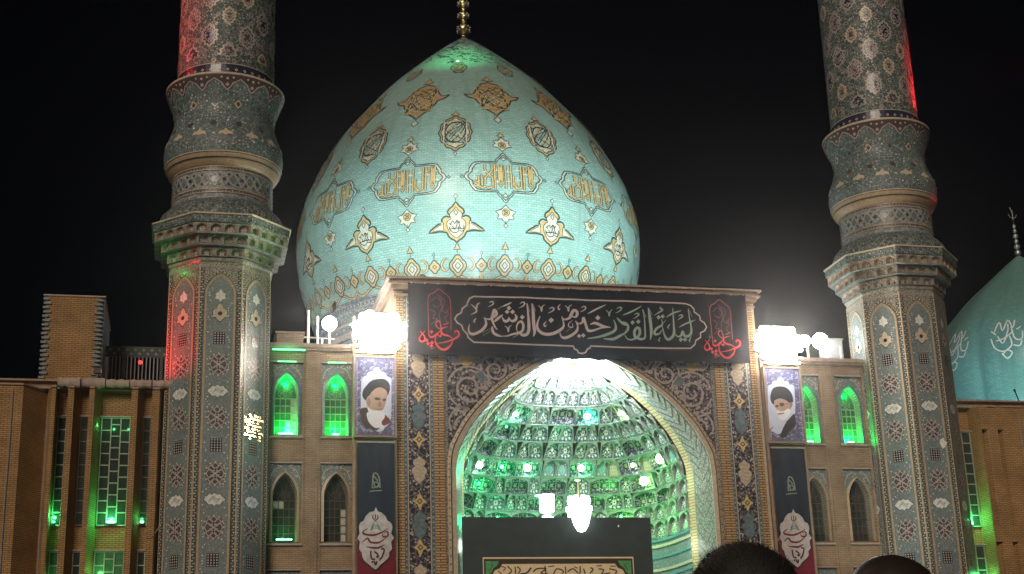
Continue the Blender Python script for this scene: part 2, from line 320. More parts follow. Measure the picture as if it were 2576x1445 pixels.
ST = json.loads('''{"S":[["w",11,[[-228,1842],[-225,1811],[-222,1764],[-223,1729],[-233,1713],[-248,1710],[-260,1717],[-271,1725]]],["w",9,[[-271,1725],[-273,1742],[-265,1760],[-252,1765],[-245,1752],[-248,1730],[-262,1719],[-290,1712],[-312,1704],[-333,1702]]],["w",12,[[-207,1843],[-203,1812],[-202,1764],[-199,1725],[-205,1706]]],["w",6,[[-202,1841],[-192,1810]]],["w",6,[[-226,1840],[-216,1805]]],["w",11,[[-174,1791],[-184,1769],[-188,1745],[-177,1726],[-155,1716],[-129,1718],[-101,1730],[-82,1746],[-79,1764],[-86,1792]]],["w",11,[[-85,1788],[-73,1779],[-53,1787],[-44,1804],[-34,1819],[-21,1815],[-21,1799],[-31,1791],[-46,1796]]],["w",-1,[[-142,1774],[-130,1786],[-118,1775],[-131,1762]]],["w",10,[[-95,1724],[-91,1709],[-76,1703],[-52,1712],[-27,1731],[-20,1753],[-29,1775]]],["w",10,[[-29,1775],[-15,1764],[1,1771],[6,1790],[14,1763],[21,1739],[39,1736],[79,1749],[117,1753]]],["w",11,[[33,1762],[49,1769],[64,1766],[88,1756],[118,1753]]],["w",-1,[[55,1791],[67,1804],[78,1792],[66,1780]]],["w",-1,[[-26,1712],[-16,1722],[-6,1713],[-16,1703]]],["w",-1,[[-8,1715],[2,1725],[11,1715],[1,1706]]],["w",4,[[-41,1777],[-58,1762],[-56,1749],[-41,1749],[-44,1766]]],["w",4,[[-71,1727],[-46,1747]]],["g",10,[[133,1786],[141,1762],[136,1742],[110,1726],[66,1711],[19,1703]]],["g",9,[[147,1796],[168,1774],[190,1764]]],["g",10,[[188,1737],[154,1718],[125,1704],[85,1704]]],["w",6,[[25,1808],[61,1828],[104,1849]]],["w",6,[[-329,1825],[-308,1835],[-289,1845]]],["w",5,[[-181,1835],[-170,1826],[-168,1811],[-164,1830],[-153,1840]]],["w",5,[[-69,1839],[-59,1830],[-56,1815],[-52,1834],[-40,1844]]],["g",5,[[102,1826],[113,1816],[115,1801],[120,1819],[130,1830]]],["w",5,[[-322,1745],[-311,1737],[-307,1722],[-304,1739],[-293,1750]]],["w",5,[[-257,1839],[-245,1846],[-237,1842],[-244,1830],[-262,1821]]],["w",5,[[-137,1821],[-125,1828],[-116,1824],[-123,1813],[-142,1803]]],["w",5,[[-2,1832],[11,1839],[19,1835],[12,1824],[-7,1814]]],["g",5,[[148,1833],[161,1840],[169,1836],[162,1825],[143,1815]]],["w",5,[[-87,1845],[-98,1831],[-95,1820],[-90,1827]]],["w",5,[[-149,1770],[-160,1757],[-156,1748],[-149,1755]]],["w",-1,[[-312,1820],[-301,1831],[-291,1821],[-302,1810]]],["w",-1,[[-320,1804],[-309,1814],[-300,1804],[-310,1794]]],["w",-1,[[-298,1804],[-287,1815],[-277,1805],[-288,1794]]],["w",-1,[[-259,1783],[-248,1794],[-238,1784],[-249,1773]]],["w",10,[[-331,1782],[-321,1765],[-306,1769],[-302,1783]]],["w",10,[[-302,1778],[-291,1766],[-276,1773],[-273,1786],[-279,1796]]],["w",5,[[-290,1698],[-267,1710]]],["g",10,[[177,1726],[185,1710],[201,1704],[221,1710],[234,1720],[242,1735],[240,1753],[229,1754],[219,1739],[221,1718],[235,1711],[249,1708],[261,1714],[264,1733],[264,1797],[259,1834]]],["g",6,[[261,1832],[271,1800]]],["g",11,[[283,1842],[287,1798],[290,1741],[284,1705]]],["g",6,[[285,1839],[298,1810]]],["g",9,[[171,1780],[189,1770],[193,1752],[182,1735],[168,1725]]],["g",9,[[336,1795],[339,1772],[316,1756],[304,1741],[306,1730],[324,1733],[335,1749]]],["g",7,[[356,1793],[336,1768]]],["g",10,[[337,1768],[345,1731],[357,1711],[374,1716],[387,1737],[388,1778],[389,1845]]],["g",10,[[387,1742],[400,1724],[416,1727],[425,1745],[429,1729],[444,1725],[458,1735],[463,1758],[459,1804],[458,1846]]],["g",6,[[462,1841],[471,1809]]],["g",-1,[[203,1777],[214,1787],[223,1778],[212,1767]]],["g",-1,[[227,1781],[238,1792],[248,1782],[237,1771]]],["g",-1,[[314,1801],[325,1812],[334,1802],[323,1791]]],["g",-1,[[332,1805],[343,1816],[353,1806],[342,1796]]],["g",-1,[[405,1710],[416,1721],[425,1711],[414,1700]]],["g",-1,[[422,1711],[433,1721],[443,1711],[432,1701]]],["g",6,[[172,1806],[215,1825],[256,1849]]],["g",6,[[358,1803],[388,1822],[426,1835]]],["g",6,[[409,1762],[443,1780],[484,1797]]],["g",5,[[340,1849],[333,1841],[345,1835],[323,1820],[306,1809]]],["g",5,[[222,1810],[233,1817],[242,1813],[233,1803],[217,1793]]],["g",5,[[410,1809],[421,1816],[430,1812],[421,1803],[406,1793]]],["g",5,[[374,1776],[362,1762],[367,1755]]],["g",5,[[328,1719],[320,1705],[327,1702]]],["g",5,[[460,1725],[451,1707],[456,1702]]],["w",10,[[-464,1747],[-469,1727],[-462,1709],[-442,1709],[-413,1726],[-397,1749],[-399,1767],[-404,1779]]],["w",10,[[-404,1776],[-384,1771],[-362,1783],[-353,1796],[-361,1811],[-369,1788],[-372,1770],[-360,1738],[-351,1729]]],["w",9,[[-365,1760],[-347,1776],[-327,1792]]],["w",10,[[-333,1701],[-349,1704],[-367,1714],[-373,1732],[-370,1742]]],["w",6,[[-458,1831],[-442,1818],[-435,1801],[-458,1787]]],["w",6,[[-435,1801],[-431,1829],[-418,1839]]],["w",5,[[-382,1841],[-370,1846],[-365,1836],[-387,1822]]],["w",6,[[-348,1814],[-328,1827]]],["w",5,[[-436,1774],[-446,1761],[-441,1754]]],["w",4,[[-413,1713],[-383,1732]]],["w",4,[[-411,1702],[-381,1721]]],["w",-2,[[-328,1866],[-444,1864],[-461,1855],[-471,1835],[-472,1827],[-492,1811],[-497,1793],[-514,1783],[-524,1767],[-513,1750],[-496,1741],[-491,1723],[-474,1706],[-472,1694],[-448,1674],[-334,1673],[-41,1671],[-37,1659],[-26,1655],[-20,1644],[-5,1641],[8,1645],[17,1660],[29,1665],[29,1672],[165,1671],[454,1675],[474,1692],[478,1708],[500,1722],[501,1741],[520,1751],[530,1768],[521,1785],[505,1796],[504,1815],[482,1832],[483,1844],[470,1860],[449,1867],[176,1867]]]],"E":[["p",3,[[-628,1704],[-629,1766],[-628,1854],[-603,1875],[-586,1890],[-567,1877],[-542,1852],[-539,1795],[-540,1719]]],["d",3,[[-616,1837],[-596,1855],[-577,1833],[-592,1813],[-611,1822]]],["d",3,[[-579,1861],[-562,1837],[-573,1803],[-556,1789],[-548,1814]]],["d",3,[[-591,1868],[-577,1844],[-574,1813],[-585,1783],[-581,1753]]],["d",3,[[-619,1802],[-602,1790],[-610,1767],[-593,1763],[-618,1742]]],["d",3,[[-561,1804],[-549,1784],[-564,1769],[-552,1749]]],["r",9,[[-599,1698],[-602,1673],[-585,1647],[-563,1642],[-541,1660],[-531,1682]]],["r",8,[[-598,1665],[-558,1673],[-524,1687],[-508,1700],[-512,1716],[-524,1716],[-524,1706]]],["r",8,[[-533,1687],[-550,1697],[-572,1703],[-579,1723],[-552,1734]]],["p",4,[[-569,1741],[-547,1750]]],["r",8,[[-628,1709],[-625,1694],[-611,1692],[-594,1705],[-581,1718]]],["p",5,[[-579,1723],[-593,1730],[-600,1745],[-588,1758],[-581,1743],[-579,1723]]],["r",7,[[-663,1715],[-645,1694],[-645,1676],[-660,1673],[-664,1688],[-641,1716]]],["r",6,[[-594,1703],[-582,1693],[-579,1711]]],["r",-1,[[-643,1678],[-635,1686],[-628,1678],[-635,1670]]],["r",-1,[[-638,1664],[-631,1672],[-623,1665],[-631,1656]]],["r",-1,[[-625,1655],[-617,1663],[-610,1655],[-618,1647]]],["r",-1,[[-623,1668],[-615,1677],[-607,1669],[-615,1661]]],["r",-1,[[-624,1712],[-617,1720],[-609,1712],[-617,1704]]],["r",6,[[-624,1641],[-603,1649]]]],"ds":[1180,-2],"H":{"outline":[[-840,1019],[-833,1003],[-819,998],[-802,982],[-797,968],[-784,961],[-778,941],[-783,920],[-772,903],[-783,890],[-780,863],[-791,851],[-791,835],[-803,821],[-825,804],[-842,787],[-864,804],[-883,819],[-891,835],[-894,851],[-903,863],[-900,890],[-910,903],[-901,920],[-904,941],[-899,960],[-887,967],[-879,983],[-862,1000],[-847,1003]],"s":[["r",6,[[-871,939],[-888,927],[-883,918],[-849,914],[-817,925],[-795,939]]],["r",5,[[-810,923],[-797,927],[-796,911],[-814,909],[-817,921]]],["r",6,[[-892,887],[-872,902],[-860,888],[-828,887],[-797,909]]],["r",6,[[-878,871],[-849,867],[-828,868],[-808,879]]],["k",5,[[-860,856],[-857,828],[-844,825]]],["k",5,[[-846,853],[-833,842],[-837,833],[-828,835]]],["k",5,[[-821,863],[-809,860],[-819,831],[-828,825]]],["k",5,[[-848,819],[-841,804],[-837,818]]],["k",5,[[-853,818],[-855,811]]],["k",4,[[-828,821],[-823,821]]],["k",3,[[-850,989],[-852,978],[-842,969],[-832,978],[-834,989]]],["k",3,[[-842,992],[-842,974]]],["n",4,[[-860,932],[-847,960],[-842,966],[-837,960],[-822,932]]],["n",4,[[-856,941],[-842,952],[-828,941]]],["n",4,[[-860,932],[-842,941],[-822,932]]],["W",4,[[-854,1091],[-849,1142],[-836,1145],[-827,1127],[-824,1091]]],["W",4,[[-847,1135],[-832,1117]]],["W",4,[[-854,1106],[-838,1113],[-825,1099],[-854,1091]]],["W",3,[[-865,1077],[-843,1080],[-817,1081]]],["W",4,[[-851,1120],[-842,1091]]],["W",4,[[-836,1091],[-825,1113]]]]},"P":{"l":[["bg",[[-895,1377],[-897,1400],[-895,1496],[-891,1510],[-884,1523],[-875,1526],[-871,1536],[-862,1542],[-851,1544],[-847,1554],[-835,1559],[-825,1554],[-820,1545],[-809,1542],[-801,1537],[-796,1527],[-785,1522],[-778,1513],[-778,1494],[-781,1360],[-803,1324],[-822,1307],[-859,1318],[-882,1341]]],["robe",[[-898,1393],[-884,1400],[-872,1398],[-863,1377],[-854,1354],[-836,1340],[-824,1338],[-825,1321],[-840,1311],[-859,1318],[-877,1322],[-894,1346],[-897,1369]]],["white",[[-874,1377],[-859,1382],[-821,1364],[-803,1378],[-789,1355],[-803,1343],[-812,1316],[-824,1323],[-840,1321],[-859,1335],[-870,1353]]],["red",[[-807,1373],[-798,1369],[-785,1355],[-788,1340],[-810,1331],[-817,1345]]],["skin",[[-875,1439],[-859,1458],[-840,1475],[-821,1481],[-802,1474],[-795,1455],[-798,1431],[-803,1412],[-810,1395],[-821,1385],[-847,1385],[-866,1389],[-873,1410],[-878,1427]]],["beard",[[-870,1401],[-859,1394],[-842,1389],[-835,1394],[-821,1397],[-812,1392],[-806,1378],[-805,1364],[-815,1350],[-831,1344],[-850,1351],[-861,1368],[-866,1377]]],["turban",[[-891,1448],[-888,1467],[-877,1484],[-863,1500],[-847,1510],[-826,1514],[-807,1514],[-793,1505],[-785,1491],[-785,1469],[-791,1453],[-794,1448],[-796,1464],[-807,1476],[-823,1481],[-840,1475],[-854,1462],[-863,1449],[-872,1442],[-877,1429],[-886,1436]]],["dark",[[-845,1435],[-835,1441],[-821,1436],[-822,1432],[-835,1430]]],["dark",[[-813,1433],[-801,1437],[-802,1428],[-811,1428]]],["lip",[[-840,1394],[-828,1397],[-814,1396],[-817,1390],[-835,1390]]],["shade",[[-826,1425],[-817,1411],[-821,1404],[-831,1406]]],["shade",[[-872,1425],[-866,1439],[-860,1425],[-862,1410],[-870,1408]]]],"r":[["bg",[[765,1351],[769,1447],[774,1512],[781,1527],[792,1530],[798,1542],[815,1544],[822,1555],[834,1560],[844,1555],[849,1545],[865,1543],[872,1531],[887,1528],[891,1515],[883,1408],[842,1377],[826,1341],[807,1323],[788,1328],[767,1342]]],["robe",[[812,1321],[827,1350],[847,1377],[870,1401],[882,1405],[881,1358],[851,1334],[834,1312],[816,1307],[808,1314]]],["shade",[[768,1342],[784,1355],[775,1341]]],["skin",[[795,1462],[813,1472],[839,1472],[855,1463],[867,1449],[867,1425],[857,1406],[837,1400],[817,1400],[806,1414],[801,1433],[796,1443]]],["beard",[[804,1424],[818,1417],[836,1419],[855,1429],[866,1420],[857,1401],[841,1386],[825,1379],[813,1386],[807,1400]]],["turban",[[781,1474],[784,1488],[793,1508],[808,1519],[831,1522],[850,1519],[867,1507],[878,1488],[881,1464],[877,1456],[862,1454],[848,1465],[826,1471],[808,1467],[797,1460],[793,1444],[783,1457]]],["shade",[[863,1454],[876,1454],[873,1439],[865,1432]]],["dark",[[798,1439],[811,1444],[813,1437],[801,1433]]],["dark",[[819,1450],[837,1453],[836,1440],[822,1438]]],["dark",[[836,1447],[854,1451],[854,1449],[837,1445]]],["lip",[[808,1408],[833,1412],[834,1407],[810,1403]]]]},"T":[["k",3,[[-350,805],[-333,800],[-342,788]]],["k",3,[[-363,788],[-347,776]]],["k",4,[[-325,806],[-309,788],[-322,776]]],["k",4,[[-295,804],[-294,776]]],["k",4,[[-287,804],[-275,792],[-284,776]]],["k",5,[[-275,776],[-250,780],[-232,800]]],["k",4,[[-224,784],[-207,796],[-173,795],[-195,779],[-165,775]]],["k",4,[[-177,806],[-174,775]]],["k",3,[[-164,804],[-139,806]]],["k",4,[[-144,775],[-130,795],[-105,787],[-110,775]]],["k",4,[[-96,803],[-95,775]]],["k",4,[[-88,783],[-66,795],[-46,778]]],["k",4,[[-36,805],[-39,774]]],["k",3,[[-62,803],[-47,797]]],["k",4,[[-23,795],[-18,776]]],["k",4,[[3,799],[15,792],[2,778]]],["k",4,[[37,794],[58,790],[49,774],[84,778]]],["k",3,[[29,805],[51,806]]],["k",4,[[80,794],[110,786],[101,773]]],["k",3,[[85,804],[107,804]]]]}''')
# ================================================================== the ground
g = MB(); g.add([(-600, -300, 0), (600, -300, 0), (600, 900, 0), (-600, 900, 0)], [(0, 1, 2, 3)], 'asphalt')
g.build('ground', kind='structure')
# ================================================================== entrance portal
FY = -.28                                       # depth of the portal's face
portal = thing('entrance_portal', 'tall brick and mosaic entrance portal with a pointed arch and niche vault', 'portal')
b = MB()                                        # the block behind the face, open in the middle for the niche
b.box(-7.6, -5.6, FY+.02, 7.6, 0, 18.95, 'brick_tan'); b.box(5.6, 7.6, FY+.02, 7.6, 0, 18.95, 'brick_tan')
b.box(-5.6, 5.6, FY+.02, 7.6, 17.2, 18.95, 'brick_tan'); b.box(-5.6, 5.6, 7.3, 7.6, 0, 17.2, 'brick_tan')
b.build('masonry', portal)
for s in (-1, 1):                               # framing strips from the arch outwards
    X = sorted
    def strip(name, a, c, m, y, z0=0, z1=18.9):
        k = MB(); x0, x1 = sorted((s*a, s*c)); k.box(x0, x1, y, FY+.02, z0, z1, m); return k.build(name, portal)
    strip('tile_strip', 5.50, 5.66, 'flower_tan', FY-.03); strip('brick_pilaster', 5.66, 6.06, 'brick_gold', FY-.09)
    strip('outer_brick_pilaster', 7.24, 7.50, 'brick_gold', FY-.09); strip('corner_strip', 7.50, 7.63, 'cream_tile', FY-.03)
    pn = strip('mosaic_panel', 6.06, 7.24, 'flower_navy', FY-.02)
    k = MB(); M = flatM(FY-.025)
    for x in (6.13, 7.17):
        rib(k, M, [(s*x, 0), (s*x, 18.8)], .14, .01, 'bluegrey_tile')
    for x in (6.22, 7.08): rib(k, M, [(s*x, 0), (s*x, 18.8)], .035, .014, 'cream_tile')
    for i in range(190):
        z = i*.1; fill(k, M, diam(.03), .02, 'cream_tile' if i % 2 else 'outline_tile', at=(s*(6.13), z)); fill(k, M, diam(.03), .02, 'cream_tile' if i % 2 else 'outline_tile', at=(s*7.17, z))
    k.build('panel_border', portal, kind='stuff')
    cx = s*6.65
    seq = [(15.87, 0), (14.68, 1), (13.83, 2), (12.89, 1), (11.71, 0), (10.5, 1), (9.59, 2), (8.75, 1), (7.6, 0), (6.4, 1), (5.4, 2), (4.4, 1), (3.2, 0), (17.1, 1), (18.1, 2)]
    for z, t in seq:
        k = MB()
        if t == 1:
            fill(k, M, [(cos(a*pi/4)*(.27 if a % 2 == 0 else .15), sin(a*pi/4)*(.36 if a % 2 == 0 else .15)) for a in range(8)], .02, 'yellow_tile', at=(cx, z))
            fill(k, M, diam(.12), .028, 'red_tile', at=(cx, z)); fill(k, M, diam(.06), .034, 'cream_tile', at=(cx, z)); k.build('star_tile', portal)
        else:
            o = mirror([(0, .55), (.1, .45), (.22, .38), (.24, .24), (.17, .14), (.28, .05), (.29, -.1), (.22, -.2), (.21, -.34), (.1, -.45), (0, -.55)])
            fill(k, M, scl(sm(o, 3, True), 1.07), .018, 'outline_tile', at=(cx, z)); fill(k, M, sm(o, 3, True), .024, 'pink_tile' if t == 0 else 'bluegrey_tile', at=(cx, z))
            if t == 0:
                fill(k, M, scl(sm(o, 3, True), .9), .028, 'cream_tile', at=(cx, z))
                for q in range(5): rib(k, M, sm([(-.16+R.uniform(-.02, .02), .3-q*.15), (-.05, .36-q*.15), (.05, .26-q*.15), (.16, .33-q*.15)], 3), .022, .034, 'ochre_tile', at=(cx, z))
            k.build('cartouche_tile', portal)
        for e in (-1, 1):
            for dz in (-.62, .62):
                if t != 1:
                    k2 = None
    k = MB()
    for i in range(130):                        # blossoms strewn over the panel
        z = 3+i*.12; u = .30*sin(i*1.9); 
        if min(abs(z-q[0]) for q in seq) < .42 and abs(u) < .28: continue
        fill(k, M, disc(.045, 6), .016, 'cream_tile', at=(cx+u, z)); 
        fill(k, M, disc(.03, 6), .016, 'white_tile', at=(cx+(.36 if i % 2 else -.36), z+.04))
    k.build('blossom_inlay', portal, kind='stuff')
# arch, rope moulding, spandrels
W0, ZS, ZA = 5.50, 11.7, 16.95
b = MB(); Aout = arch_plate(b, -5.5, 5.5, 0, 18.9, 5.2, 11.6, 16.6, FY, 'flower_navy'); b.build('spandrel_wall', portal)
def archdist(w, zs, za, x, z):                  # is (x,z) outside the arch, with a margin
    if z < zs: return abs(x)-w
    h = (z-zs)/(za-zs)
    if h >= 1: return 1
    P = ARCH
    for (a, c), (d, e) in zip(P, P[1:]):
        if c <= h <= e: return abs(x)-w*(a+(d-a)*(h-c)/((e-c) or 1))
    return 1
k = MB(); M = flatM(FY-.004)
def spiral(cx, cz, r, turns, dr, w=.07):
    n = int(turns*22); p = []
    for i in range(n+1):
        a = dr*(i/22*2*pi)+pi/2; q = r*(1-.82*i/n); p.append((cx+q*cos(a), cz+q*sin(a)))
    return p
def crib(q, pts, w_, h, m, closed=False):
    pts = pts+[pts[0]] if closed else pts; run = []
    for p in pts:
        if archdist(5.62, 11.75, 17.0, *p) > .03 and abs(p[0]) < 5.46: run.append(p)
        else:
            if len(run) > 1: rib(q, M, run, w_, h, m)
            run = []
    if len(run) > 1: rib(q, M, run, w_, h, m)
def cdisc(q, x, z, r, m, h=.02):
    if archdist(5.62, 11.75, 17.0, x, z) > r and abs(x) < 5.44: fill(q, M, disc(r, 7), h, m, at=(x, z))
for s in (-1, 1):
    S_ = [(4.62, 15.0, .72, 1.9), (4.85, 13.6, .5, 1.7), (3.55, 15.75, .5, 1.6), (5.15, 12.75, .24, 1.2), (2.75, 16.25, .34, 1.3), (4.02, 14.75, .26, 1.1), (3.4, 16.6, .3, 1.2), (4.3, 16.5, .34, 1.2), (5.1, 16.3, .28, 1.2), (1.9, 16.75, .22, 1)]
    for cx, cz, r, t in S_:
        crib(k, spiral(s*cx, cz, r, t, s), .085, .014, 'lattice_tile')
        crib(k, [(s*cx+r*1.2*cos(a*pi/12), cz+r*1.2*sin(a*pi/12)) for a in range(24)], .075, .012, 'lattice_tile', closed=True)
        for q in range(int(10*r*1.6)):
            a = q*2*pi/int(10*r*1.6); rr = r*(.98 if q % 2 else .72)
            cdisc(k, s*cx+rr*.93*cos(a), cz+rr*.93*sin(a), .07, 'pink_tile')
    for a_, b_, c_ in (((5.4, 16.1), (4.3, 16.05), (3.9, 16.3)), ((3.9, 15.2), (3.6, 14.7), (4.3, 14.2)), ((2.9, 15.75), (2.6, 16.1), (1.9, 16.5)), ((4.4, 14.1), (4.5, 13.9), (5.4, 14.2)), ((5.4, 12.9), (5.0, 12.8), (5.2, 12.1))):
        crib(k, sm([(s*a_[0], a_[1]), (s*b_[0], b_[1]), (s*c_[0], c_[1])], 6), .085, .013, 'lattice_tile')
    fill(k, M, [(s*4.45, 16.25), (s*5.05, 16.28), (s*5.0, 15.98), (s*4.75, 15.88), (s*4.5, 15.97)], .022, 'yellow_tile')
    fill(k, M, [(s*4.1, 15.7), (s*4.4, 15.55), (s*4.15, 15.2), (s*3.85, 15.35)], .022, 'bluegrey_tile')
n = 0
while n < 760:
    x = R.uniform(-5.45, 5.45); z = R.uniform(12, 18.6)
    if archdist(5.55, 11.7, 16.95, x, z) < .06: continue
    r = R.choice((.035, .045, .06)); cdisc(k, x, z, r, 'lattice_tile' if R.random() < .5 else 'pink_tile', .018); n += 1
k.build('spandrel_scrolls', portal, kind='stuff')
def band(w0, zs0, za0, w1, zs1, za1, y0, y1, m, name, zb=3.0, smooth=False):
    A = arch(w0, zs0, za0, zb, 0, 3); B = arch(w1, zs1, za1, zb, 0, 3); n = len(A); q = MB()
    q.add([(x, y0, z) for x, z in A]+[(x, y1, z) for x, z in B]+[(x, y0+.12, z) for x, z in A]+[(x, y1+.12, z) for x, z in B],
          [(i, i+1, n+i+1, n+i) for i in range(n-1)]+[(2*n+i, i, i+1, 2*n+i+1)[::-1] for i in range(n-1)]+[(n+i, n+i+1, 3*n+i+1, 3*n+i) for i in range(n-1)], m)
    return q.build(name, portal)
band(5.56, 11.75, 16.97, 5.44, 11.72, 16.86, FY-.06, FY-.09, 'ochre_tile', 'arch_rope_outer')
band(5.43, 11.72, 16.85, 5.40, 11.71, 16.82, FY-.03, FY-.03, 'outline_tile', 'arch_groove')
band(5.39, 11.71, 16.81, 5.22, 11.66, 16.63, FY-.10, FY-.07, 'cream_tile', 'arch_rope_inner')
k = MB(); A = dense(arch(5.5, 11.735, 16.915, 3, 0, 3), .3)
for x, z in A: fill(k, flatM(FY-.1), diam(.035), .01, 'outline_tile', at=(x, z))
k.build('arch_rope_studs', portal, kind='stuff')
# splayed soffit with a herringbone of mosaic, and the brick inner reveal
def arch_fine(w_, zs, za):
    h = sm(ARCH, 5); L = [(-w_, 3+(zs-3)*i/52) for i in range(52)]+[(-x*w_, zs+y*(za-zs)) for x, y in h]; return L+[(-x, z) for x, z in reversed(L[:-1])]
A = arch_fine(5.22, 11.66, 16.63); B0 = arch_fine(4.80, 11.55, 16.48); n = len(A)
def inner(fi, t):                               # point on the splayed soffit: t = 0 outer edge, 1 inner edge
    q0 = int(fi); q1 = min(n-1, q0+1); fr = fi-q0
    ax, az = A[q0][0]+(A[q1][0]-A[q0][0])*fr, A[q0][1]+(A[q1][1]-A[q0][1])*fr; bx_, bz = B0[q0][0]+(B0[q1][0]-B0[q0][0])*fr, B0[q0][1]+(B0[q1][1]-B0[q0][1])*fr
    return (ax+(bx_-ax)*t, FY-.05+t*1.0, az+(bz-az)*t)
k = MB(); k.add([inner(i, 0) for i in range(n)]+[inner(i, 1) for i in range(n)], [(i, n+i, n+i+1, i+1) for i in range(n-1)], 'flower_tan'); k.build('arch_soffit', portal)
k = MB()
for i in range(2, n-6, 3):
    for (i0, t0, i1, t1) in ((i, .04, i+4, .48), (i+4, .52, i, .96)):
        P = [Vector(inner(i0+(i1-i0)*q/5, t0+(t1-t0)*q/5)) for q in range(6)]; c0_ = Vector((0, P[0].y-1, P[0].z-1.5)); P = [p+(c0_-p).normalized()*.012 for p in P]
        k.add([p+Vector((0, 0, .020)) for p in P]+[p-Vector((0, 0, .020)) for p in P], [(j, j+1, 7+j, 6+j) for j in range(5)], 'outline_tile')
k.build('soffit_herringbone', portal, kind='stuff')
A2 = B0
k = MB(); reveal(k, A2, FY+.95, FY+1.35, 'brick_yellow', .972); k.build('brick_reveal', portal)
k = MB(); B2 = [(x*.972, z) for x, z in A2]; arch_h = len(B2)
k.add([(x, FY+1.34, z) for x, z in B2]+[(x*1.25, FY+1.34, z+(z-11)*.2*(z > 11)) for x, z in B2], [(i, i+1, arch_h+i+1, arch_h+i) for i in range(arch_h-1)], 'brick_tan'); k.build('niche_wall', portal)
# ---- muqarnas vault
NY = FY+1.36
def prof_w(z):
    zs, za = 11.55, 16.45
    if z <= zs: return 4.72
    h = min(1, (z-zs)/(za-zs))
    for (a, c), (d, e) in zip(ARCH, ARCH[1:]):
        if c <= h <= e: return 4.72*(a+(d-a)*(h-c)/((e-c) or 1))
    return 0
DEP = [(0, 5.7), (11.2, 5.4), (11.86, 5.1), (12.55, 4.75), (13.25, 4.3), (13.9, 3.75), (14.5, 3.1), (15.15, 2.4), (15.8, 1.4), (16.2, .7), (16.45, .05)]
def prof_d(z):
    for (a, c), (d, e) in zip(DEP, DEP[1:]):
        if a <= z <= d: return c+(e-c)*(z-a)/(d-a)
    return .1
def plan(z, k=60):
    wv, d = prof_w(z), prof_d(z); ex = .55 if z < 12 else min(.74, .55+(z-12)*.05); o = []
    for i in range(k+1):
        a = pi*i/k; c, s_ = cos(a), sin(a); o.append((-wv*(abs(c)**ex)*(1 if c > 0 else -1), NY+d*(abs(s_)**ex)))
    return o
def along(P, s):
    for a, c in zip(P, P[1:]):
        L = hypot(c[0]-a[0], c[1]-a[1])
        if s <= L or c is P[-1]: t = min(1, s/(L or 1)); return (a[0]+(c[0]-a[0])*t, a[1]+(c[1]-a[1])*t)
        s -= L
def plen(P): return sum(hypot(c[0]-a[0], c[1]-a[1]) for a, c in zip(P, P[1:]))
def cell_mesh(kind):                            # one muqarnas cell, 1 wide, 1 high, its pointed hollow slanting inward
    q = MB(); w_ = .455 if kind < 4 else .47; A_ = arch_plate(q, -.5, .5, .035, 1, w_, .62, .965, 0, 'cell_rim')
    q.add([(-.5, 0, 0), (.5, 0, 0), (.5, 0, .035), (-.5, 0, .035)], [(0, 1, 2, 3)], 'cell_rim')
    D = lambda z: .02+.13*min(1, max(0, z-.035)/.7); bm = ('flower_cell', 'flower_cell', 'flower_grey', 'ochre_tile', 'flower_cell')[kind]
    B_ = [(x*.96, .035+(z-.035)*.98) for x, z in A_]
    q.add([(x, 0, z) for x, z in A_]+[(x, D(z), z) for x, z in B_], [(i, len(A_)+i, len(A_)+i+1, i+1) for i in range(len(A_)-1)], 'cell_rim')
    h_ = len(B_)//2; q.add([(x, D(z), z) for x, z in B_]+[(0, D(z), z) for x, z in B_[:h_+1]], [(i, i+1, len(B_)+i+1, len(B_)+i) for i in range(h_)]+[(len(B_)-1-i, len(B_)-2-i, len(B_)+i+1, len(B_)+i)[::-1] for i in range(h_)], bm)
    M_ = lambda u, v, h: (u, D(v)-h-.004, v)
    rib(q, M_, [(x*.80, .07+(z-.035)*.90) for x, z in A_], .03, .008, 'outline_tile')
    c_ = (0, .46)
    if kind in (0, 4):
        fill(q, M_, [(.13*cos(a*pi/4)*(1.2 if a % 2 else .8), .46+.16*sin(a*pi/4)*(1.2 if a % 2 else .8)) for a in range(8)], .012, 'cream_tile'); fill(q, M_, disc(.05, 6, c_), .02, 'navy_tile')
        for x, z in ((-.22, .2), (.22, .2), (-.22, .62), (.22, .62), (0, .76), (0, .16)): fill(q, M_, disc(.055, 6), .012, 'white_tile', at=(x, z))
    elif kind == 1:
        for e in (-1, 1):
            rib(q, M_, sm([(0, .12), (e*.2, .22), (e*.24, .42), (e*.08, .5), (e*.1, .66), (0, .8)], 3), .035, .012, 'cream_tile')
            fill(q, M_, disc(.05, 6), .012, 'white_tile', at=(e*.12, .34)); fill(q, M_, disc(.04, 6), .012, 'white_tile', at=(e*.24, .64))
        fill(q, M_, [(0, .36), (.07, .5), (0, .66), (-.07, .5)], .014, 'white_tile')
    elif kind == 2:
        fill(q, M_, diam(.22, .27, (0, .42)), .012, 'teal_tile'); rib(q, M_, diam(.22, .27, (0, .42)), .03, .018, 'cream_tile', closed=True)
        for x, z in ((-.24, .16), (.24, .16), (-.24, .68), (.24, .68)): fill(q, M_, disc(.05, 6), .012, 'white_tile', at=(x, z))
    else:
        for i in range(4):
            for j in range(3): fill(q, M_, disc(.05, 6), .012, 'cream_tile', at=(-.18+.18*j, .16+.17*i))
    return q.mesh('muqarnas_cell')
CELLS = [cell_mesh(i) for i in range(5)]
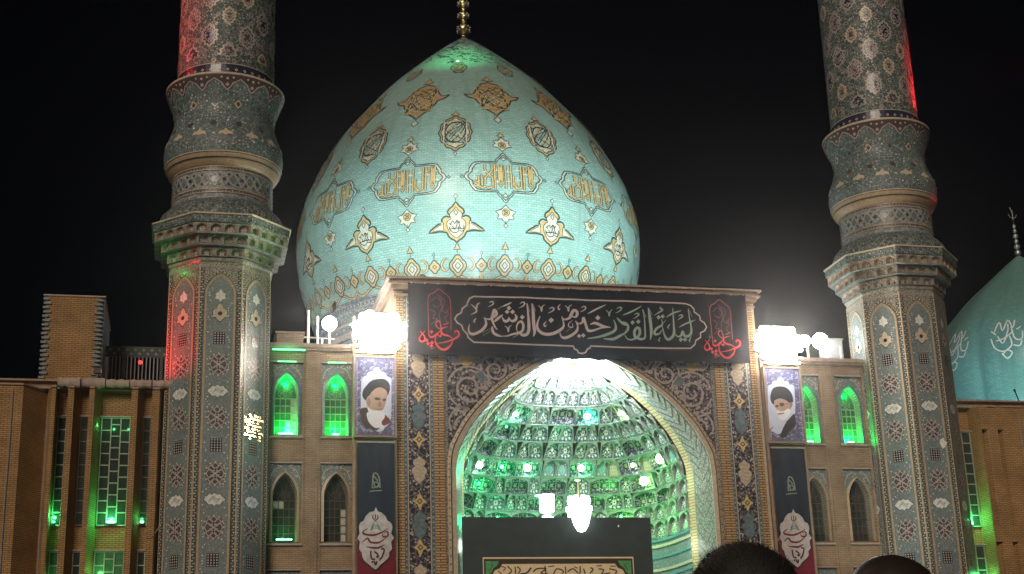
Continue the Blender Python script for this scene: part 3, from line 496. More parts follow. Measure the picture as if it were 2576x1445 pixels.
def deep_cell():
    q = MB(); A_ = arch_plate(q, -.5, .5, .03, 1, .46, .66, .93, 0, 'cell_rim'); d = .30
    q.add([(x, 0, z) for x, z in A_]+[(x*.9, d, z) for x, z in A_], [(i, len(A_)+i, len(A_)+i+1, i+1) for i in range(len(A_)-1)], 'flower_cell'); q.flat([(x*.9, z) for x, z in A_], d, 'flower_cell')
    q.add([(-.5, -.02, 0), (.5, -.02, 0), (.5, -.02, .03), (-.5, -.02, .03)], [(0, 1, 2, 3)], 'cell_rim'); q.add([(-.5, -.02, .03), (.5, -.02, .03), (.44, d, .10), (-.44, d, .10)], [(0, 1, 2, 3)], 'flower_cell')
    for e in (-.16, .16): q.box(e-.012, e+.012, d-.04, d, .03, .85, 'cream_tile')
    M_ = flatM(d)
    for cx_ in (-.29, 0, .29):
        fill(q, M_, [(cx_+.07*cos(a*pi/4)*(1.2 if a % 2 else .7), .4+.14*sin(a*pi/4)*(1.2 if a % 2 else .7)) for a in range(8)], .012, 'cream_tile')
        for x, z in ((-.07, .16), (.07, .16), (-.08, .64), (.08, .64)): fill(q, M_, disc(.032, 6), .012, 'white_tile', at=(cx_+x, z))
    return q.mesh('muqarnas_cell')
DEEP = deep_cell()
LAMPS = [(-1.96, 14.92), (1.31, 14.77), (2.36, 14.82), (-3.25, 13.0), (-.93, 13.0), (1.13, 13.0), (4.30, 13.0), (3.86, 12.2), (3.21, 12.94), (-2.44, 13.0), (.1, 14.7), (-3.2, 12.2), (-2.2, 10.9), (2.9, 10.9), (-.4, 11.6), (1.4, 11.6), (-.6, 14.7), (-3.6, 13.5), (3.4, 13.6), (.2, 12.2), (-1.9, 12.2), (2.3, 12.2), (-2.6, 14.1), (-3.9, 11.5), (3.9, 11.5), (-1.1, 10.9), (.9, 10.9), (4.5, 11.5)]
LAMP_AT = {}
rowz = [9.75, 10.5, 11.2, 11.86, 12.55, 13.25, 13.9, 14.5, 15.15, 15.68, 16.1]
for r_ in range(len(rowz)-1):
    z0, z1 = rowz[r_], rowz[r_+1]; P = plan(z0+.25*(z1-z0)); L = plen(P)
    base = .60 if r_ < 6 else .52; Pn = plan(min(16.4, z1+.25*((rowz[r_+2] if r_+2 < len(rowz) else z1+.5)-z1))); Ln = plen(Pn); ws = []; t = 0; RR = random.Random(100+r_)
    nn = int(L/2/base); half = []
    for q in range(nn): half.append(RR.choice((1, 1, 1, 1.55)) if r_ in (3, 5, 6, 2) else 1)
    seq = half+[1.2]+half[::-1]; sc = L/sum(seq)
    cells = []; 
    for q, ww in enumerate(seq): cells.append([t, ww*sc, q, None]); t += ww*sc
    for li, (lx, lz) in enumerate(LAMPS):
        if not z0 <= lz < z1: continue
        def cx_of(c): return along(P, c[0]+c[1]/2)
        k_ = min(range(1, len(cells)-1), key=lambda n_: abs(cx_of(cells[n_])[0]-lx))
        if cells[k_][3] is not None or cells[k_+1][3] is not None: LAMP_AT[li] = None; continue
        cells[k_] = [cells[k_][0], cells[k_][1]+cells[k_+1][1], cells[k_][2], li]; del cells[k_+1]
    for t_, wd, q, dl in cells:
        ww = wd/sc; a0 = along(P, t_+.001); a1 = along(P, t_+wd-.001)
        mid = ((a0[0]+a1[0])/2, (a0[1]+a1[1])/2); ang = atan2(a1[1]-a0[1], a1[0]-a0[0]); W_ = hypot(a1[0]-a0[0], a1[1]-a0[1])
        kind = (0, 1)[q % 2] if r_ != 4 else (2, 2, 3)[abs(q-len(seq)//2) % 3]
        if r_ == 7: kind = 1
        if ww > 1.4: kind = 4
        if dl is None: ang += (.24 if q % 2 else -.24)*(1 if r_ < 8 else .4)+RR.uniform(-.06, .06)
        if dl is not None: LAMP_AT[dl] = (mid[0]-sin(ang)*.06, mid[1]+cos(ang)*.06, z0+(z1-z0)*.62)
        nx_, ny_ = -sin(ang), cos(ang); pb = min((p_ for p_ in Pn if hypot(p_[0]-mid[0], p_[1]-mid[1]) < 1.6), key=lambda p_: abs((p_[0]-mid[0])*cos(ang)+(p_[1]-mid[1])*sin(ang)), default=mid); best = (pb[0]-mid[0])*nx_+(pb[1]-mid[1])*ny_
        step_ = min(.75, max(0, -best)); hh_ = z1-z0; lean = atan2(step_, hh_)
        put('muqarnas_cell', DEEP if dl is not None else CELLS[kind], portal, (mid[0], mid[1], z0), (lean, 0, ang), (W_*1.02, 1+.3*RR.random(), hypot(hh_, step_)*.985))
    k = MB(); P1 = plan(min(16.4, z1+.25*((rowz[r_+2] if r_+2 < len(rowz) else z1+.5)-z1))); n = len(P1)
    k.add([(x*1.02, y+.06, z1-.01) for x, y in P1]+[(x, y-.03, z1-.01) for x, y in P1]+[(x, y-.03, z1+.018) for x, y in P1]+[(x*1.02, y+.06, z1+.018) for x, y in P1],
          [(q_*n+i, (q_+1)*n+i, (q_+1)*n+i+1, q_*n+i+1) for q_ in range(3) for i in range(n-1)], 'cell_rim')
    k.build('cell_ledge', portal)
# niche lower walls, then the vault crown, coloured white for its overexposed light
k = MB(); P0 = plan(9.7); n = len(P0); k.add([(x, y, 3) for x, y in P0]+[(x, y, 9.75) for x, y in P0], [(i, i+1, n+i+1, n+i) for i in range(n-1)], 'flower_grey'); k.build('lower_niche_wall', portal)
for z, hgt, m in ((9.35, .12, 'cream_tile'), (8.35, .12, 'cream_tile'), (8.9, .08, 'teal_tile'), (9.6, .1, 'teal_tile'), (8.1, .1, 'teal_tile')):
    k = MB(); k.add([(x*.99, y-.05, z) for x, y in P0]+[(x*.99, y-.05, z+hgt) for x, y in P0], [(i, i+1, n+i+1, n+i) for i in range(n-1)], m); k.build('inscription_band', portal)
k = MB(); kk = 16; rows = [plan(16.1+(16.44-16.1)*j/kk) for j in range(kk+1)]; n = len(rows[0])
k.add([(x, y, 16.1+.34*j/kk) for j, r_ in enumerate(rows) for x, y in r_], [(j*n+i, j*n+i+1, (j+1)*n+i+1, (j+1)*n+i) for j in range(kk) for i in range(n-1)], 'white_tile'); k.build('vault_crown', portal, True)
# cornice
k = MB(); k.box(-7.72, 7.72, -.48, 7.8, 18.95, 19.12, 'cornice_tan'); k.box(-7.86, 7.86, -.62, 7.9, 19.12, 19.2, 'stone_coping'); k.box(-7.78, 7.78, -.54, 7.8, 19.2, 19.34, 'cornice_tan'); k.box(-7.9, 7.9, -.66, 7.9, 19.34, 19.42, 'stone_coping')
k.build('cornice', portal)
for s in (-1, 1):
    k = MB(); x0, x1 = sorted((s*7.0, s*7.6)); k.box(x0, x1, -.52, FY, 18.66, 18.74, 'stone_coping'); k.build('cornice_bracket', portal)
# ================================================================== wing walls with arched windows
def window(parent, cx, zb, zs, za, w, y, lit):
    """glazed window set back in an arched opening: frame > muntins, panes"""
    k = MB(); A = arch(w, zs, za, zb, cx); 
    o = [(cx+(x-cx)*.9, zb+(z-zb)*.965+.02) for x, z in A]
    n = len(A); k.add([(x, y, z) for x, z in A]+[(x, y, z) for x, z in o]+[(x, y+.05, z) for x, z in o], [(i, i+1, n+i+1, n+i) for i in range(n-1)]+[(n+i, n+i+1, 2*n+i+1, 2*n+i) for i in range(n-1)], 'muntin_lit' if lit else 'muntin_unlit')
    k.box(cx-w, cx+w, y-.02, y+.05, zb, zb+.05, 'muntin_lit' if lit else 'muntin_unlit')
    win = k.build('window', parent)
    fm = 'muntin_lit' if lit else 'muntin_unlit'; wi = w*.9; zt = zs-.12; rowsn, cols = 5, 4; ph = (zt-zb-.06)/rowsn; pw = 2*wi/cols  # frame tone follows lit: paler copy where the window is lit
    k = MB()
    for j in range(rowsn+1): k.box(cx-wi, cx+wi, y-.01, y+.04, zb+.05+j*ph-.015, zb+.05+j*ph+.015, fm)
    for i in range(1, cols): k.box(cx-wi+i*pw-.012, cx-wi+i*pw+.012, y-.008, y+.042, zb+.05, zt, fm)
    k.build('glazing_bars', win, kind='stuff')
    for j in range(rowsn):
        for i in range(cols):
            g_ = MB(); m_ = 'glass_green_lit' if lit else 'glass_dark'  # lit windows get green panes, the light put into the glass colour
            if lit == 2 and i >= 2 and j < 5: m_ = 'glass_lit_tone' if (i == 3 or j < 2) else m_  # pale panes stand in for white lights reflected in the glass
            if not lit and (round(cx, 1), i, j) in LITP: m_ = 'glass_lit_tone'  # pale colour makes these few panes look lit
            x0, z0 = cx-wi+i*pw, zb+.05+j*ph; t_ = R.uniform(-.006, .006)
            g_.add([(x0, y+.03+t_, z0), (x0+pw, y+.03-t_, z0), (x0+pw, y+.034-t_, z0+ph), (x0, y+.034+t_, z0+ph)], [(0, 1, 2, 3)], m_); g_.build('pane', win)
    g_ = MB(); F = [(x, z) for x, z in arch(wi, zs-.1, za-.08, zt, cx)]; g_.flat(F, y+.04, 'glass_green_lit' if lit else 'glass_dark'); g_.build('fanlight', win)
    g_ = MB(); M_ = flatM(y+.035)
    for q in range(4):
        a = q*pi/4+pi/8; rib(g_, M_, [(cx+.06*cos(a), zs-.02+.06*sin(a)), (cx+wi*.8*cos(a), zs-.02+(za-zs)*.72*sin(a))], .02, .01, fm)
    rib(g_, M_, [(cx+.22*cos(a*pi/8), zs-.05+.22*sin(a*pi/8)) for a in range(9)], .02, .012, fm); rib(g_, M_, [(cx+.06+.16*cos(a*pi/6), zs+.1+.16*sin(a*pi/6)) for a in range(12)], .018, .012, fm, closed=True)
    rib(g_, M_, [(cx-.12+.16*cos(a*pi/6), zs+.06+.16*sin(a*pi/6)) for a in range(12)], .018, .012, fm, closed=True)
    g_.build('fanlight_tracery', win); return win
LITP = {(-9.8, 3, 0), (-9.8, 3, 1), (-9.8, 3, 2), (-9.8, 3, 3), (-11.7, 0, 4), (-11.7, 1, 4)}
for s, side in ((-1, 'left'), (1, 'right')):
    wing = thing('wing_wall', 'brick wing wall with arched windows between the portal and the '+('red-lit minaret' if s < 0 else 'right-hand minaret'), 'wall', group='wing walls beside the portal')
    def bx(name, a, c, y0, y1, z0, z1, m, **p):
        k = MB(); x0, x1 = sorted((s*a, s*c)); k.box(x0, x1, y0, y1, z0, z1, m); return k.build(name, wing, **p)
    bx('masonry', 7.6, 15.5, .6, 8, 0, 16.35, 'brick_tan')
    bays = ((11.73, .62), (9.80, .60))
    lev = ((12.98, 15.92, 13.10, 14.72, 15.52), (8.90, 11.98, 9.02, 10.75, 11.62), (4.9, 7.95, 5.0, 6.7, 7.6))
    edges = [15.5, 11.73+.62, 11.73-.62, 9.80+.60, 9.80-.60, 7.5]
    for a, c in ((15.5, 12.35), (11.11, 10.40), (9.20, 7.55)): bx('brick_pier', c, a, 0, .6, 0, 16.4, 'brick_tan')
    bx('pier_strip', 10.52, 11.0, -.06, 0, 0, 16.35, 'brick_tan')
    for cx, hw in bays:
        bx('brick_spandrel', cx-hw, cx+hw, .03, .6, 15.92, 16.4, 'brick_tan'); bx('brick_spandrel', cx-hw, cx+hw, .03, .6, 11.98, 12.98, 'brick_tan'); bx('brick_spandrel', cx-hw, cx+hw, .03, .6, 7.95, 8.9, 'brick_tan'); bx('brick_spandrel', cx-hw, cx+hw, .03, .6, 0, 4.9, 'brick_tan')
        for li, (z0, z1, zb, zs, za) in enumerate(lev):
            k = MB(); c_ = s*cx; mt = 'flower_grey'
            A = arch_plate(k, c_-hw, c_+hw, zs-.5, z1, .455, zs, za, .10, mt, c_)
            k.build('mosaic_spandrel', wing)
            k = MB()
            k.box(c_-hw, c_-.455, .10, .6, z0, zs-.5, 'brick_tan'); k.box(c_+.455, c_+hw, .10, .6, z0, zs-.5, 'brick_tan')
            k.build('window_jamb_wall', wing)
            k = MB(); A = arch(.455, zs, za, zb, c_); reveal(k, A, .1, .48, 'brick_jamb', .97, c_); k.box(c_-.455, c_+.455, .1, .6, z0, zb, 'brick_jamb'); k.build('window_reveal', wing)
            k = MB(); B_ = [(c_+(x-c_)*1.22, z+.06*(z > zs)) for x, z in A]; nn = len(A)
            k.add([(x, .04, z) for x, z in A]+[(x, .07, z) for x, z in B_]+[(x, .12, z) for x, z in A]+[(x, .12, z) for x, z in B_], [(i, i+1, nn+i+1, nn+i) for i in range(nn-1)]+[(i, 2*nn+i, 2*nn+i+1, i+1) for i in range(nn-1)]+[(nn+i, nn+i+1, 3*nn+i+1, 3*nn+i) for i in range(nn-1)], 'ochre_tile' if li else 'bluegrey_tile'); k.build('arch_moulding', wing)
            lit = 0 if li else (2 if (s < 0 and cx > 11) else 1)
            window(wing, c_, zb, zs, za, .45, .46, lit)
            k = MB(); k.box(c_-hw-.03, c_+hw+.03, -.09, .1, z0-.03, z0+.035, 'stone_coping'); k.build('window_sill', wing)
            k = MB(); k.box(c_-hw-.02, c_+hw+.02, -.05, .1, z1, z1+.045, 'stone_coping'); k.build('bay_ledge', wing)
            if li < 2:
                M_ = flatM(.095); q = MB()
                for i in range(14):
                    x = R.uniform(-hw+.06, hw-.06); z = R.uniform(zs+.35, z1-.05)
                    if archdist(.56, zs, za+.1, x, z) > .02: fill(q, M_, disc(.035, 6), .01, 'cream_tile', at=(c_+x, z))
                for e in (-1, 1): rib(q, M_, sm([(c_+e*(hw-.05), z1-.6), (c_+e*.4, z1-.25), (c_+e*.15, z1-.12), (c_+e*.3, z1-.05)], 4), .03, .012, 'cream_tile')
                q.build('spandrel_blossoms', wing, kind='stuff')
    bx('roof_cornice', 7.6, 12.9, -.12, .6, 16.4, 16.5, 'cornice_tan'); bx('roof_coping', 7.6, 12.9, -.2, .7, 16.5, 16.66, 'stone_coping')
    bx('roof_slab', 7.6, 15.5, .6, 9, 16.35, 16.6, 'cornice_tan')
# green lamps at the window sills: a housing with a glowing face, and its light
def sill_lamp(x, y, z, e, label, wd=.5, m='lamp_cyan', col=(.08, 1, .28), up=.22, out=.0, cat='lamp'):
    t = thing('sill_lamp', label, cat, (x, y, z), group='green window lamps')
    k = MB(); k.box(-wd/2, wd/2, -.04, .05, 0, .05, 'dark_metal'); k.build('housing', t)
    k = MB(); k.box(-wd/2+.02, wd/2-.02, -.045, .04, .05, .09, m); k.build('diffuser', t)
    l = lamp('sill_light', 'POINT', (x, y-.05-out, z+up), e*1.3, (.0, 1, .13), .06); return t
sill_lamp(-11.73, .28, 13.1, 62, 'green lamp on the sill of the upper window nearest the red-lit minaret', .6)
sill_lamp(-9.80, .28, 13.1, 60, 'green lamp in the upper window beside the portrait of the brown-robed cleric', .3)
sill_lamp(9.80, .28, 13.1, 62, 'green lamp in the upper window half hidden by the portrait of the cleric in glasses', .5)
sill_lamp(11.73, .28, 13.1, 62, 'green lamp on the sill of the upper window nearest the right-hand minaret', .3)
sill_lamp(-11.73, .05, 9.03, 9, 'bright white-green bar lamp on the sill of the lower window nearest the red-lit minaret', .62)
for x, z, e in ((-11.73, 15.2, 16), (-9.8, 15.2, 16), (9.8, 15.2, 9), (11.73, 15.2, 9)): lamp('window_head_light', 'POINT', (x, .36, z), e*1.2, (.0, 1, .2), .05)
# little green strip lamps that wash the wing's cornice
# ================================================================== minarets
MX, MYY = 14.37, .12
RO, AO = 2.05, 1.894
def octo(r, a0=pi/8): return [(r*sin(a0+i*pi/4), -r*cos(a0+i*pi/4)) for i in range(8)]
def oct_loft(mb, prof, m):
    vs = [(x, y, z) for r, z in prof for x, y in octo(r)]
    mb.add(vs, [(j*8+i, j*8+(i+1) % 8, (j+1)*8+(i+1) % 8, (j+1)*8+i) for j in range(len(prof)-1) for i in range(8)], m)
def stud_cell():
    q = MB(); A_ = arch_plate(q, -.5, .5, 0, 1, .38, .5, .88, 0, 'flower_tan')
    n = len(A_); q.add([(x, 0, z) for x, z in A_]+[(x*.7, .5, z*.9) for x, z in A_], [(i, n+i, n+i+1, i+1) for i in range(n-1)], 'cornice_tan')
    q.flat([(x*.7, z*.9) for x, z in A_], .5, 'outline_tile'); q.add([(-.38, 0, 0), (.38, 0, 0), (.27, .5, 0), (-.27, .5, 0)], [(0, 1, 2, 3)], 'cream_tile')
    fill(q, flatM(.44), [(.2*cos(a*pi/4)*(1 if a % 2 else .5), .34+.24*sin(a*pi/4)*(1 if a % 2 else .5)) for a in range(8)], .01, 'cream_tile'); fill(q, flatM(.42), disc(.06, 5, (0, .34)), .01, 'navy_tile')
    fill(q, flatM(-.002), diam(.05, .05, (-.42, .85)), .01, 'white_tile'); fill(q, flatM(-.002), diam(.05, .05, (.42, .85)), .01, 'white_tile')
    return q.mesh('bracket_cell')
STUD = stud_cell()
def face_panel():                                # the mosaic of one shaft face, in face coordinates (u, v) at y = 0
    M = flatM(0); parts = []
    q = MB(); Pz = arch(.50, 18.05, 18.72, 1.0, 0, 2)
    q.flat(Pz, -.012, 'flower_grey'); parts.append(('panel_field', q, {}))
    q = MB(); rib(q, M, arch(.545, 18.05, 18.80, 1.0, 0, 2), .07, .035, 'ochre_tile'); rib(q, M, arch(.595, 18.05, 18.86, 1.0, 0, 2), .02, .03, 'outline_tile'); rib(q, M, arch(.505, 18.05, 18.73, 1.0, 0, 2), .015, .03, 'cream_tile')
    parts.append(('panel_frame', q, {}))
    q = MB()
    for e in (-1, 1):
        rib(q, M, [(e*.69, 1), (e*.69, 19.05)], .13, .016, 'outline_tile'); rib(q, M, [(e*.772, 1), (e*.772, 19.2)], .03, .03, 'cream_tile')
        for i in range(150):
            z = 4.2+i*.1; fill(q, M, diam(.048, .036), .026, 'cream_tile' if i % 2 else 'ochre_tile', at=(e*(.69+(.02 if i % 2 else -.02)), z))
    for i in range(13): fill(q, M, disc(.05, 6), .024, 'cream_tile', at=(-.72+i*.12, 19.12)); fill(q, M, disc(.028, 6), .03, 'outline_tile', at=(-.72+i*.12, 19.12))
    for i, (x, z) in enumerate(dense(arch(.655, 18.1, 18.95, 17.8, 0, 2), .1)): fill(q, M, diam(.04), .026, 'cream_tile' if i % 2 else 'outline_tile', at=(x, z))
    parts.append(('panel_border', q, {'kind': 'stuff'}))
    def palm(z):
        q = MB(); o = mirror([(0, .34), (.09, .25), (.12, .13), (.22, .1), (.27, 0), (.25, -.12), (.34, -.2), (.18, -.2), (.08, -.3), (0, -.36)])
        fill(q, M, scl(sm(o, 3, True), 1.12), .018, 'outline_tile', (0, -.05), at=(0, z)); fill(q, M, sm(o, 3, True), .024, 'cream_tile', (0, -.05), at=(0, z)); fill(q, M, disc(.09, 6), .03, 'navy_tile', at=(0, z-.06)); parts.append(('palmette_tile', q, {}))
    def leaf(z):
        q = MB(); o = mirror([(0, .27), (.08, .14), (.18, .08), (.16, -.02), (.2, -.1), (.06, -.14), (0, -.24)]); fill(q, M, sm(o, 3, True), .024, 'white_tile', at=(0, z)); parts.append(('leaf_tile', q, {}))
    def grid(z):
        q = MB(); fill(q, M, [(-.21, -.24), (.21, -.24), (.21, .24), (-.21, .24)], .018, 'navy_tile', at=(0, z))
        for i in range(4):
            for j in range(5):
                if (i+j) % 2 or True: fill(q, M, diam(.034), .026, 'cream_tile', at=(-.155+i*.103, z-.19+j*.095))
        parts.append(('checker_tile', q, {}))
    def med(z):
        q = MB(); fill(q, M, lobes(.74, .84, 8, .12), .018, 'outline_tile', at=(0, z)); fill(q, M, lobes(.6, .72, 4, .15), .023, 'red_tile', at=(0, z)); rib(q, M, lobes(.62, .74, 8, .14), .04, .026, 'lattice_tile', closed=True, at=(0, z))
        for k_ in (-.16, 0, .16):
            rib(q, M, [(-.22+abs(k_)*.4, k_-.16), (.22-abs(k_)*.4, k_+.16)], .055, .03, 'lattice_tile', at=(0, z)); rib(q, M, [(.22-abs(k_)*.4, k_-.16), (-.22+abs(k_)*.4, k_+.16)], .055, .032, 'lattice_tile', at=(0, z))
        for a in range(12): fill(q, M, disc(.04, 6), .03, 'cream_tile', at=(.36*cos(a*pi/6), z+.42*sin(a*pi/6)))
        for dx, dz in ((0, .15), (0, -.15), (.13, 0), (-.13, 0), (0, 0)): fill(q, M, disc(.04, 5), .036, 'navy_tile' if dx or dz else 'cream_tile', at=(dx, z+dz))
        parts.append(('medallion_tile', q, {}))
    def blob(z):
        q = MB(); o = sm([(.38, 0), (.27, .1), (.2, .19), (.08, .17), (0, .24), (-.08, .17), (-.2, .19), (-.27, .1), (-.38, 0), (-.27, -.1), (-.2, -.19), (-.08, -.17), (0, -.24), (.08, -.17), (.2, -.19), (.27, -.1)], 2, True)
        fill(q, M, scl(o, 1.1), .018, 'outline_tile', at=(0, z)); fill(q, M, o, .024, 'white_tile', at=(0, z))
        for i in range(3): rib(q, M, sm([(-.2+i*.06, -.08+i*.06), (-.06, .02+i*.05), (.08, -.08+i*.06), (.2, .02)], 3), .016, .03, 'bluegrey_tile', at=(0, z))
        parts.append(('cartouche_tile', q, {}))
    leaf(17.99); palm(17.3); grid(16.34); med(15.3); blob(14.29); med(13.34); grid(12.27); med(11.24); blob(10.28); med(9.28); grid(8.1); blob(7.1); med(6.1); grid(5.1)
    q = MB(); RR = random.Random(5)
    for i in range(150):
        z = 4.2+i*.095; u = RR.choice((-.42, -.36, .36, .42, -.3, .3)); fill(q, M, disc(.028, 5), .02, 'white_tile' if i % 3 else 'pink_tile', at=(u, z))
    parts.append(('blossom_inlay', q, {'kind': 'stuff'}))
    return [(n, q.mesh(n), p) for n, q, p in parts]
FACE = face_panel()
def upper_profile():
    pr = [(1.96, 21.9), (1.96, 23.22), (2.02, 23.26), (2.15, 23.42), (2.27, 23.68), (2.33, 23.98), (2.34, 24.25), (2.28, 24.6), (2.16, 24.95), (2.04, 25.3), (1.985, 25.6), (2.0, 25.9), (2.08, 26.2), (2.19, 26.5), (2.29, 26.78), (2.345, 26.95)]
    p = sm(pr[2:], 3); return pr[:2]+p
def bulb_r(z):
    P = upper_profile()
    for (a, b_), (c, d) in zip(P, P[1:]):
        if b_ <= z <= d: return a+(c-a)*(z-b_)/((d-b_) or 1)
    return 1.93-(z-27)*.004 if z > 26.95 else 1.96
def minaret_parts(root):
    q = MB(); oct_loft(q, [(RO, 0), (RO, 19.3)], 'flower_tan'); q.build('shaft', root)
    for fi in range(8):
        if fi in (3, 4, 5): continue             # the faces turned to the building carry plain tile
        a = fi*pi/4; c = (AO*sin(a), -AO*cos(a), 0)
        for n, me, p in FACE: put(n, me, root, (c[0], c[1], c[2]+(R.uniform(-.035, .035) if n.endswith('_tile') else 0)), a, None, **p)
    q = MB(); oct_loft(q, [(RO, 19.3), (2.12, 19.36), (2.12, 19.46), (2.05, 19.5), (2.10, 19.9), (2.34, 20.0), (2.34, 20.3), (2.58, 20.36), (2.60, 20.66)], 'flower_tan'); q.build('bracket_core', root)
    for tier, (r, z0, hh, nn, dd) in enumerate(((2.20, 19.5, .36, 3, .12), (2.46, 19.9, .42, 4, .16), (2.74, 20.28, .40, 4, .16))):
        for fi in (6, 7, 0, 1, 2):
            a = fi*pi/4; ap = r*cos(pi/8); fw_ = 2*r*sin(pi/8)
            for i in range(nn):
                u = (i+.5)/nn*fw_-fw_/2; put('bracket_cell', STUD, root, (ap*sin(a)+u*cos(a), -ap*cos(a)+u*sin(a), z0), a, (fw_/nn, dd/.5, hh))
        q = MB(); oct_loft(q, [(r-.22, z0), (r, z0), (r, z0+.03), (r-.2, z0+.03)], 'flower_grey'); q.build('bracket_ledge', root)
    q = MB(); oct_loft(q, [(2.5, 20.66), (2.80, 20.68), (2.82, 20.98)], 'flower_deep'); q.build('platform_band', root)
    q = MB(); oct_loft(q, [(2.80, 20.98), (2.87, 20.985), (2.87, 21.04), (2.4, 21.05)], 'cream_tile'); q.build('platform_lip', root)
    q = MB(); M_ = flatM(0)
    for fi in (6, 7, 0, 1, 2):
        a = fi*pi/4; ap = 2.81*cos(pi/8)
        F = lambda u, v, h: ((ap+h)*sin(a)+u*cos(a), -(ap+h)*cos(a)+u*sin(a), v)
        for i in range(4): fill(q, F, [(.09*cos(k_*pi/4)*(1 if k_ % 2 else .5), 20.83+.09*sin(k_*pi/4)*(1 if k_ % 2 else .5)) for k_ in range(8)], .012, 'bluegrey_tile', at=(-.75+i*.5, 0))
    q.build('platform_stars', root, kind='stuff')
    q = MB(); q.lathe([(2.50, 21.05), (2.47, 21.3), (2.36, 21.55), (2.18, 21.75), (2.0, 21.9)], 48, 'flower_deep'); q.build('base_torus', root, True)
    C = lambda z_=0: (lambda u, v, h: ((bulb_r(v)+h)*sin(u/2.0), -(bulb_r(v)+h)*cos(u/2.0), v))
    Mc = C()
    q = MB(); q.lathe([(1.96, 21.9), (1.96, 23.24)], 48, 'flower_drum'); q.build('collar', root, True)
    q = MB()
    for z in (22.14, 22.28, 23.06, 23.2): rib(q, Mc, [(-6.28+i*.2, z) for i in range(64)], .045, .03, 'ochre_tile'); 
    for z in (22.21, 23.13):
        for i in range(96): fill(q, Mc, diam(.035), .03, 'outline_tile', at=(-6.28+i*.131, z))
    for i in range(36):
        u = -6.28+i*.349; fill(q, Mc, disc(.15 if i % 2 else .08, 6), .02, 'bluegrey_tile' if i % 2 else 'outline_tile', at=(u, 22.67)); 
        for dz in (-.2, .2): fill(q, Mc, disc(.05, 6), .02, 'outline_tile', at=(u+.17, 22.67+dz))
        rib(q, Mc, [(u, 22.4), (u+.175, 22.67), (u, 22.94)], .022, .024, 'cream_tile'); rib(q, Mc, [(u, 22.4), (u-.175, 22.67), (u, 22.94)], .022, .024, 'cream_tile')
    q.build('collar_mosaic', root, kind='stuff')
    P = upper_profile()
    q = MB(); q.lathe([p for p in P if 23.2 <= p[1] <= 23.72], 48, 'ochre_tile'); q.build('gilded_underside', root, True)
    q = MB(); q.lathe([(r, z) for r, z in P if z >= 23.6], 56, 'flower_bulb'); q.lathe([(2.345, 26.95), (2.37, 26.97), (2.37, 27.03), (2.32, 27.06), (1.9, 27.06)], 56, 'cream_tile'); q.build('bulb', root, True)
    q = MB()
    for z in (23.5, 23.72): rib(q, Mc, [(-6.28+i*.2, z) for i in range(64)], .04, .03, 'cream_tile' if z > 23.6 else 'outline_tile')
    for i in range(14):                         # red and cream scalloped collar under the rim
        u0 = -6.28+i*.8976; u1 = u0+.8976; zig = [(u0, 26.35), (u0+.12, 26.48), (u0+.2, 26.62), (u0+.45, 26.78), (u0+.69, 26.62), (u0+.78, 26.48), (u1, 26.35)]
        vs = [Mc(u, 26.93, .02) for u, v in zig]+[Mc(u, v, .02) for u, v in zig]; q.add(vs, [(j, j+1, 7+j+1, 7+j) for j in range(6)], 'red_tile')
        rib(q, Mc, zig, .045, .03, 'pink_tile'); fill(q, Mc, disc(.07, 6), .03, 'pink_tile', at=(u0, 26.55)); fill(q, Mc, disc(.04, 6), .03, 'cream_tile', at=(u0+.2, 26.82)); fill(q, Mc, disc(.04, 6), .03, 'cream_tile', at=(u0-.2, 26.82)); fill(q, Mc, disc(.05, 6), .03, 'cream_tile', at=(u0, 26.78))
        fill(q, Mc, diam(.16, .19), .02, 'cream_tile' if i % 2 else 'bluegrey_tile', at=(u0+.45, 25.85)); fill(q, Mc, diam(.09, .11), .03, 'red_tile', at=(u0+.45, 25.85))
        o = mirror([(0, .2), (.08, .08), (.22, .02), (.24, -.1), (.1, -.08), (0, -.14)]); fill(q, Mc, o, .02, 'cream_tile', at=(u0, 24.5)); fill(q, Mc, disc(.12, 7), .02, 'red_tile', at=(u0+.45, 24.95))
    RR = random.Random(3)
    for i in range(300): fill(q, Mc, disc(RR.choice((.025, .035, .045)), 5), .016, RR.choice(('white_tile', 'bluegrey_tile', 'cream_tile')), at=(RR.uniform(-6.2, 6.2), RR.uniform(23.9, 26.3)))
    q.build('bulb_mosaic', root, kind='stuff')
    q = MB(); q.lathe([(1.93, 27.0), (1.88, 40)], 48, 'flower_deep'); q.build('upper_shaft', root, True)
    Ms = lambda u, v, h: ((1.93-(v-27)*.004+h)*sin(u/1.93), -(1.93-(v-27)*.004+h)*cos(u/1.93), v)
    q = MB()                                    # hem of small crosses and crowns above the rim
    vs = []; rib(q, Ms, [(-6.06+i*.2, 27.32) for i in range(62)], .5, .008, 'navy_tile')
    for i in range(36): fill(q, Ms, diam(.07), .02, 'cream_tile', at=(-6.06+i*.337, 27.35)); fill(q, Ms, diam(.035), .024, 'red_tile', at=(-6.06+i*.337, 27.35))
    rib(q, Ms, [(-6.06+i*.2, 27.6) for i in range(62)], .03, .02, 'cream_tile')
    q.build('shaft_hem', root, kind='stuff')
    per = 2*pi*1.93/8
    lob = sm([(.0, .62), (.1, .45), (.22, .46), (.22, .3), (.38, .24), (.3, .08), (.42, 0), (.3, -.08), (.38, -.24), (.22, -.3), (.22, -.46), (.1, -.45), (0, -.62), (-.1, -.45), (-.22, -.46), (-.22, -.3), (-.38, -.24), (-.3, -.08), (-.42, 0), (-.3, .08), (-.38, .24), (-.22, .3), (-.22, .46), (-.1, .45)], 2, True)
    nrow = 0
